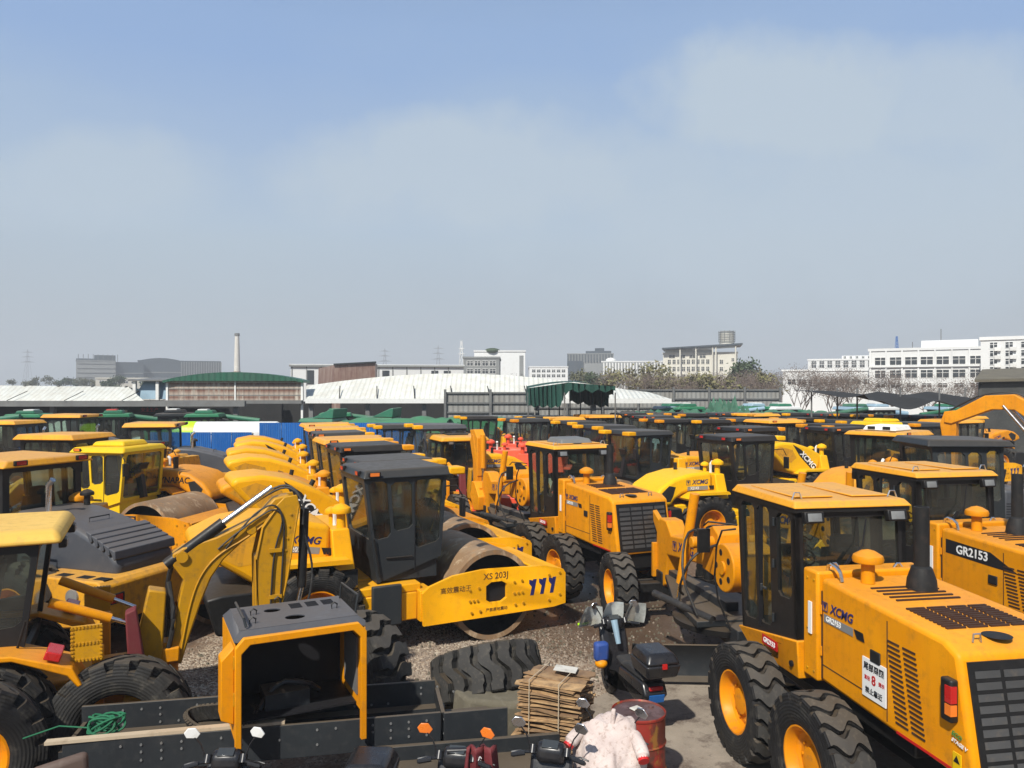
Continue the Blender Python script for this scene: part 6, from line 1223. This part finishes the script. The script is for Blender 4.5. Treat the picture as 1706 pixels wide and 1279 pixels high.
MB().tube([(.12, .10, Ht + .06), (.10, .12, Ht + .14), (.10, .75, Ht + .14), (.12, .78, Ht + .09)], .014, 8).tube([(Wd - .06, .2, Ht), (Wd - .03, .2, Ht + .22), (Wd - .06, .75, Ht + .22), (Wd - .07, .8, Ht)], .012, 8).build('grab_rail', 'cab_grey', eh)
dr = MB().prism([(-.12, .42), (-.0, .36), (-.0, 1.1), (-.12, .98)], .02, .26).build('side_door', 'yellow', eh, bevel=.01)
for z in (.55, .9): MB().box(-.012, 0, -.02, .05, z, z + .12).build('hinge', 'boom_yellow', eh)
MB().box(Wd - .03, Wd - .014, .25, .75, .35, .95).build('inner_panel', 'pole_grey', eh); MB().cbox((Wd - .5, .6, 1.0), (.16, .02, .14)).build('inner_box', 'pole_grey', eh)
MB().tube([(.3, .5, .28), (.5, .6, .5), (.8, .55, .45), (.95, .7, .3)], .03, 8, 1).box(.35, .8, .45, .8, .26, .42).build('loose_pipe', 'steel_dark', eh)
# loose tyres
def loose_tyre(px, d, z, r, wd, rot, style, label, rimmed=None):
    if rimmed:
        t = empty('loose_wheel'); wheel(t, 0, .001, r, wd, style, z=0)
    else:
        t = bpy.data.objects.new('tyre', tyre_mesh(r, wd, style, 'tyre_dusty', 18)); COL.objects.link(t)
    t.location = (gx(px, d), d, z); t.rotation_euler = [R(a) for a in rot]; tag(t, label, 'tyre', 'loose tyres lying about the yard'); return t
loose_tyre(200, 8.52, .64, .76, .60, (-10, 0, 16), 'chev', 'large worn loose tyre standing behind the steel trough at the left')
loose_tyre(590, 10.0, .72, .76, .58, (-6, 0, -32), 'step', 'large loose tyre standing behind the yellow housing on the gravel')
loose_tyre(812, 10.2, .60, .74, .60, (62, -9, 6), 'step', 'tyre lying on its side with chevron tread towards the viewer beside the wood stack')
loose_tyre(-75, 7.5, .76, .78, .55, (0, 0, 222), 'chev', 'wheel with yellow rim at the left edge of the foreground', True)
# rubber track loop
tk = MB(); n = 44
def tpth(a): return Vector((.46 * math.cos(a), .17 * math.sin(a) * (1 + .25 * math.cos(a)), .02 * math.cos(a * 2)))
pts = [tpth(2 * PI * i / n) for i in range(n)]
for i in range(n):
    p, q = pts[i], pts[(i + 1) % n]; t = (q - p).normalized(); nn = Vector((t.y, -t.x, 0)); h = Vector((0, 0, .085)); tk.hexa([p - h, q - h, q - h + nn * .025, p - h + nn * .025, p + h, q + h, q + h + nn * .025, p + h + nn * .025])
    m_ = p * .5 + q * .5; tk.hexa([m_ - t * .02 + nn * .02 - h * .9, m_ + t * .02 + nn * .02 - h * .9, m_ + t * .016 + nn * .055 - h * .9, m_ - t * .016 + nn * .055 - h * .9, m_ - t * .02 + nn * .02 + h * .9, m_ + t * .02 + nn * .02 + h * .9, m_ + t * .016 + nn * .055 + h * .9, m_ - t * .016 + nn * .055 + h * .9])
o = tk.build('rubber_track', 'tyre_dusty'); tag(o, 'small rubber crawler track looped over the trough left of the yellow housing', 'rubber track'); o.location = (-3.02, 8.02, .93); o.rotation_euler = (R(20), R(-8), R(-28))
# oil barrel
br = thing('oil_barrel', 'rusty dark red steel barrel beside the pink-covered scooter', 'barrel', (gx(1064, 8.35), 8.35, .03), 20)
MB().lathe([(0, .27), (.0, .285), (.02, .29), (.27, .285), (.285, .297), (.30, .285), (.55, .285), (.565, .297), (.58, .285), (.84, .285), (.855, .295), (.875, .295), (.88, .285), (.86, .275)], (0, 0, 0), 'z', 48).build('body', 'rust_red', br)
MB().lathe([(.862, .28), (.862, .001)], (0, 0, 0), 'z', 48).cyl((.18, .05, .862), (.18, .05, .88), .03, n=12).build('lid', 'drum_lid', br); MB().cbox((.0, .06, .872), (.13, .08, .012), (4, 3, 20)).build('rag', 'concrete_pale', br, bevel=.004)
# timber stack: every board is a thing
rw = random.Random(8); bx, by = .50, 8.75; ang = -24
GRP = 'thin weathered boards strapped in a stack beside the barrel'
def slat(seed):
    r = random.Random(seed); L2, W2 = .36, .092; P = []
    for i in range(3): P.append((-L2 + 2 * L2 * i / 3, -W2 + r.uniform(-.012, .012)))
    P += [(L2 + r.uniform(-.05, .03), -W2), (L2 + r.uniform(-.05, .05), 0), (L2 + r.uniform(-.05, .03), W2)]
    for i in range(3): P.append((L2 * (1 - 2 * (i + 1) / 4), W2 + r.uniform(-.012, .012)))
    P += [(-L2 + r.uniform(-.03, .05), W2), (-L2 + r.uniform(-.04, .05), 0)]
    return MB().prism(P, 0, .013, 'z').map(lambda p: (p.x, p.y, p.z + .012 * math.sin(p.x * 5 + seed))).mesh('timber_board', 'wood')
JM = [slat(k) for k in range(9)]; nb = 36; ca, sa = math.cos(R(ang)), math.sin(R(ang))
for k in range(nb):
    for q in (-1, 0, 1):
        o = bpy.data.objects.new('timber_board', JM[(k * 3 + q) % 9]); COL.objects.link(o); ox, oy = rw.uniform(-.05, .05), q * .195 + rw.uniform(-.02, .02)
        o.location = (bx + ox * ca - oy * sa - .0012 * (nb - k), by + ox * sa + oy * ca, .04 + k * .0305 + q * .002); o.rotation_euler = (R(rw.uniform(-1.2, 1.2)), R(rw.uniform(-1.2, 1.2)), R(ang + rw.uniform(-4, 4) + (180 if (k + q) % 2 else 0)))
        tag(o, 'thin weathered board in the strapped timber stack beside the barrel', 'board', GRP)
sp_ = MB()
for q in (-.2, .15): sp_.tube([(q, -.32, .02), (q, -.325, .6), (q, -.31, nb * .0305 + .02), (q, .31, nb * .0305 + .02), (q, .32, .03)], .006, 6)
o = sp_.build('strap', 'plank_wood'); tag(o, 'pair of thin straps bound round the timber stack', 'strap'); o.location = (bx, by, .04); o.rotation_euler = (0, 0, R(ang))
o = MB().box(-.13, .13, -.09, .09, 0, .006).build('cardboard_piece', 'concrete_pale'); tag(o, 'pale scrap of card lying on top of the timber stack', 'card'); o.location = (bx + .12, by + .1, .04 + nb * .0305 + .03); o.rotation_euler = (0, R(3), R(-15))
st = MB().prism([(-.75, -.3), (-.2, -.42), (.6, -.3), (.8, .1), (.4, .38), (-.5, .32), (-.85, .05)], 0, .62, 'z'); st.map(lambda p: (p.x * (1 - .1 * p.z), p.y, p.z + (.06 * math.sin(p.x * 5) if p.z > .1 else 0))); o = st.build('stone_block', 'stone', bevel=.05, seg=3); tag(o, 'rough mossy stone block behind the timber stack', 'stone'); o.location = (.05, 9.75, 0); o.rotation_euler = (0, 0, R(16))
# ---------------------------------------------------------------- scooters (heading +x, origin between the wheels)
def scooter(col='cargo_plastic', box=True, shield=False, apron=None, mirrorm='chrome', dash=True):
    root = empty('scooter'); root['category'] = 'scooter'
    for x in (-.62, .64):
        rm = MB().lathe([(-.03, .15), (.03, .15), (.03, .13), (.012, .05), (.03, .03), (.03, .001)], (0, 0, 0), 'y', 24).build('wheel', 'pole_grey', root); rm.location = (x, 0, .24)
        MB().lathe([(-.045, .15), (-.06, .19), (-.04, .235), (0, .245), (.04, .235), (.06, .19), (.045, .15)], (0, 0, 0), 'y', 28).build('tyre', 'rubber', rm)
    MB().prism([(-.95, .55), (-.85, .70), (-.1, .66), (.0, .34), (.35, .30), (.42, .34), (.38, .40), (.05, .42), (-.0, .5), (-.25, .42), (-.75, .38)], -.16, .16).build('body', col, root, bevel=.04, seg=3)
    MB().prism([(.30, .30), (.44, .34), (.58, .92), (.62, 1.0), (.54, 1.0), (.44, .8), (.32, .42)], -.20, .20).build('leg_shield', col, root, bevel=.05, seg=3)
    MB().prism([(.38, .42), (.55, .52), (.85, .42), (.93, .28), (.9, .26), (.8, .38), (.5, .44)], -.08, .08).cyl((.5, 0, .9), (.64, 0, .25), .03).build('front_mudguard', col, root, bevel=.02)
    MB().prism([(-.85, .70), (-.80, .80), (-.4, .80), (-.2, .74), (.02, .76), (.06, .70), (-.1, .66)], -.15, .15).build('seat', 'seat_fabric', root, bevel=.04, seg=3)
    hb = MB().tube([(.36, -.34, 1.04), (.44, -.2, 1.06), (.50, 0, 1.02), (.44, .2, 1.06), (.36, .34, 1.04)], .016, 8, 1)
    for s in (-1, 1): hb.cyl((.37, s * .33, 1.04), (.40, s * .22, 1.055), .022, n=10).tube([(.42, s * .2, 1.05), (.46, s * .28, 1.045), (.44, s * .36, 1.03)], .008, 6).cyl((.44, s * .16, 1.04), (.48, s * .16, 1.10), .035, n=12)
    hb.build('handlebar', 'cargo_plastic', root)
    d = MB().prism([(.42, .98), (.44, 1.10), (.52, 1.14), (.66, 1.04), (.66, .95), (.5, .93)], -.13, .13).build('headset', col, root, bevel=.04, seg=3)
    dd = MB().cbox((.475, 0, 1.125), (.012, .15, .085), (0, 62, 0)).build('display', 'window_dark', d, bevel=.004)
    MB().cbox((.665, 0, 1.0), (.03, .14, .08)).build('headlamp', 'lamp_clear', d, bevel=.01)
    for s in (-1, 1):
        mm = MB().tube([(.45, s * .17, 1.07), (.46, s * .22, 1.2), (.45, s * .27, 1.27)], .007, 6).build('mirror_stalk', 'cargo_plastic', root)
        mr = MB().prism([(-.06, -.035), (-.02, -.06), (.06, -.02), (.065, .03), (.02, .055), (-.04, .03)], -.008, .008).build('mirror', mirrorm, mm, bevel=.004); mr.location = (.45, s * .29, 1.31); mr.rotation_euler = (0, R(20), R(90 + s * 12))
    MB().cbox((-.95, 0, .52), (.012, .2, .1), (0, -15, 0)).build('number_plate', 'blue_sheet', root); MB().cbox((-.93, 0, .64), (.04, .18, .05)).build('tail_lamp', 'lamp_red', root, bevel=.01)
    if box:
        MB().box(-1.0, -.62, -.14, .14, .80, .83).build('rack', 'cab_black', root); b = MB().hexa([(-1.12, -.20, .83), (-.66, -.20, .83), (-.66, .20, .83), (-1.12, .20, .83), (-1.18, -.23, 1.0), (-.62, -.23, 1.0), (-.62, .23, 1.0), (-1.18, .23, 1.0)]).build('top_box', 'cargo_plastic', root, bevel=.03, seg=3)
        MB().hexa([(-1.18, -.23, 1.005), (-.62, -.23, 1.005), (-.62, .23, 1.005), (-1.18, .23, 1.005), (-1.10, -.17, 1.13), (-.68, -.17, 1.14), (-.68, .17, 1.14), (-1.10, .17, 1.13)]).build('box_lid', 'cargo_plastic', b, bevel=.04, seg=3)
        MB().cbox((-1.185, 0, 1.0), (.02, .06, .06)).build('box_latch', 'lamp_red', b)
    if shield:
        for s in (-1, 0, 1):
            V = []; 
            for i in range(7):
                for j in range(6):
                    u = i / 6 - .5; v = j / 5; w_ = (.34 if s == 0 else .34) * (1 - .28 * v * v); V.append((.66 - .18 * v + (.05 if s else 0) - .25 * u * u + (-.08 * abs(s)), s * .33 + u * w_, .98 + v * (.36 if s == 0 else .33)))
            MB().add(V, [(i * 6 + j, i * 6 + j + 1, i * 6 + j + 7, i * 6 + j + 6) for i in range(6) for j in range(5)]).build('windscreen', 'windscreen_clear', root)
            MB().box(.62, .63, s * .33 - .16, s * .33 + .16, 1.0, 1.03).build('reflector_strip', 'lime', root)
        MB().cbox((.30, .26, .72), (.14, .2, .26)).build('blue_bag', 'bag_blue', root, bevel=.04); MB().ball((.27, .27, .56), .09, (1, 1, .7)).build('yellow_pouch', 'yellow', root)
        MB().cyl((.3, 0, .8), (.42, .02, 1.1), .035, .05, 10).build('umbrella', 'pane_pale', root)
    if apron:
        V = []; n, m = 44, 56; rr = random.Random(6)
        for i in range(n + 1):
            t = i / n; xx = .66 - 1.12 * t; top = 1.20 - .36 * min(1, max(0, (t - .25) / .35)) ** .8 - (.22 * (1 - t / .12) if t < .12 else 0); hw_ = .14 + .16 * math.exp(-((t - .22) / .17) ** 2) + .10 * min(1, t * 2); lo = .42 + .12 * math.sin(t * 9)
            for j in range(m + 1):
                u = j / m * 2 - 1; an = u * PI / 2; y_ = hw_ * math.copysign(abs(math.sin(an)) ** .75, an); z_ = lo + (top - lo) * max(0, math.cos(an)) ** .55
                q1, q2 = abs(math.sin((u * 3 + t * 4) * PI)), abs(math.sin((u * 3 - t * 4) * PI)); puff = .035 * min(q1, q2) ** .6 + .024 * math.sin(t * 17 + u * 5) + .015 * math.sin(u * 13 - t * 8)
                V.append((xx + puff * .3, y_ * (1 + puff * 2.2), z_ + puff))
        a_ = MB().add(V, [(i * (m + 1) + j, (i + 1) * (m + 1) + j, (i + 1) * (m + 1) + j + 1, i * (m + 1) + j + 1) for i in range(n) for j in range(m)]).build('wind_apron', apron, root, smooth=70)
        so = a_.modifiers.new('thick', 'SOLIDIFY'); so.thickness = .03
        for s in (-1, 1): MB().tube([(.46, s * .12, 1.10), (.40, s * .24, 1.10), (.30, s * .33, 1.03), (.24, s * .36, .98)], [.045, .06, .065, .05], 14, 2).build('sleeve', apron, root); MB().tube([(.25, s * .355, .985), (.225, s * .37, .965)], .052, 12).build('cuff', 'decal_red', root)
        MB().prism([(-.05, 0), (.05, 0), (.015, .14), (-.015, .13)], -.02, .02).build('apron_tip', apron, root, bevel=.01).location = (.44, -.02, 1.17)
    return root
def put_scooter(x, y, hd, label, **kw): return place(scooter(**kw), x, y, hd, .03 if x > -.2 else 0, label, 'scooters parked in the foreground')
put_scooter(gx(1040, 10.7), 10.45, 104, 'black scooter with clear winged windscreen and top box parked on the concrete', shield=True)
put_scooter(gx(985, 7.5), 6.95, 66, 'scooter wrapped in a quilted pale pink wind apron beside the barrel', box=False, apron='apron_pink')
put_scooter(gx(895, 6.9), 6.55, 75, 'black scooter whose dashboard rises in front of the timber stack', box=False)
put_scooter(gx(378, 6.9), 6.45, 92, 'scooter with two pale mirrors below the steel trough, left of the yellow housing', box=False, mirrorm='white')
put_scooter(gx(612, 6.9), 7.75, 268, 'black scooter with big glossy top box at the bottom beside the yellow housing', box=True).location.y = 5.95
put_scooter(gx(745, 6.9), 6.5, 80, 'black scooter with orange-backed mirrors at the bottom centre', box=False, mirrorm='lamp_orange')
cl = MB(); V = []; n, m = 8, 8; rr = random.Random(1)
for i in range(n + 1):
    for j in range(m + 1): u, v = i / n - .5, j / m; V.append((u * (.24 + .1 * v), .05 * math.sin(u * 14) + rr.uniform(-.01, .01) - .05 * v, -v * .42))
cl.add(V, [(i * (m + 1) + j, (i + 1) * (m + 1) + j, (i + 1) * (m + 1) + j + 1, i * (m + 1) + j + 1) for i in range(n) for j in range(m)]); o = cl.build('glove_cover', 'maroon'); so = o.modifiers.new('thick', 'SOLIDIFY'); so.thickness = .03
tag(o, 'maroon padded handlebar muff hanging at the bottom centre', 'handlebar muff'); o.location = (gx(800, 6.95), 6.95, 1.17); text('Sport', .07, 'decal_white', o, (.02, -.07, -.14), 'R', roll=-60)
MB().cyl((0, .02, -.05), (-.3, .02, -.06), .03).build('muff_strap', 'cargo_plastic', o)
ch_ = thing('leather_seat', 'worn brown leather seat at the bottom left corner', 'seat', (-3.98, 6.72, 0), 30)
MB().hexa([(-.26, -.08, .4), (.26, -.08, .4), (.26, .06, .4), (-.26, .06, .4), (-.20, 0, 1.10), (.24, 0, 1.16), (.24, .1, 1.16), (-.20, .1, 1.10)]).build('backrest', 'seat_brown', ch_, bevel=.05, seg=3)
MB().box(-.26, .26, -.5, -.08, .3, .48).build('cushion', 'seat_brown', ch_, bevel=.05, seg=3); MB().box(-.2, .2, -.4, 0, 0, .3).build('pedestal', 'cab_black', ch_)
pt = MB().box(0, 2.1, 0, .75, .62, .66).box(0, 2.1, .70, .76, .4, .8).build('steel_plate', 'steel_dark', bevel=.005); tag(pt, 'dark steel plate lying in front of the trough behind the scooters', 'steel plate'); pt.location = (-1.45, 6.95, 0); pt.rotation_euler = (0, 0, R(10))
MB().box(.1, .3, .1, .6, 0, .62).box(1.7, 1.9, .1, .6, 0, .62).build('support_block', 'stone', pt)
def scatter(name, mat, n, fx, smin, smax, seed):
    r = random.Random(seed); mb = MB()
    for _ in range(n):
        x, y = fx(r); s_ = r.uniform(smin, smax); a = r.uniform(0, 6.3); h = s_ * r.uniform(.5, .9)
        b = [(x + s_ * r.uniform(.7, 1.2) * math.cos(a + k * 1.57), y + s_ * r.uniform(.6, 1.1) * math.sin(a + k * 1.57), -.015) for k in range(4)]; t = [(x + (p[0] - x) * .55, y + (p[1] - y) * .55, h - .005) for p in b]
        mb.hexa(b + t)
    o = mb.build(name, mat, merge=False, recalc=False, smooth=60); o['kind'] = 'stuff'; return o
def gp(cx, cy, sx, sy): return lambda r: (r.gauss(cx, sx), max(5.5, r.gauss(cy, sy)))
scatter('gravel', 'stone_pale', 7000, gp(-1.6, 11.9, 1.9, 1.2), .010, .028, 3)
scatter('loose_stones', 'stone', 1500, gp(1.0, 13.5, 3.2, 2.6), .012, .04, 4)
scatter('rubble', 'stone_pale', 500, gp(-4.2, 7.6, .5, .5), .02, .06, 5)
scatter('leaf_litter', 'twig_brown', 500, gp(1.5, 10.5, 1.6, 1.2), .01, .022, 6)
# ---------------------------------------------------------------- haze
hz, t, b = newmat('haze'); t.nodes.remove(b)
pv = N(t, 'ShaderNodeVolumePrincipled'); pv.inputs['Color'].default_value = (.86, .90, .95, 1); pv.inputs['Density'].default_value = HAZE; pv.inputs['Anisotropy'].default_value = 0.0
t.links.new(pv.outputs[0], t.nodes['Material Output'].inputs['Volume'])
ho = MB().box(-1400, 1400, -50, 1600, -1.2, 75).build('haze', 'haze'); ho['kind'] = 'stuff'
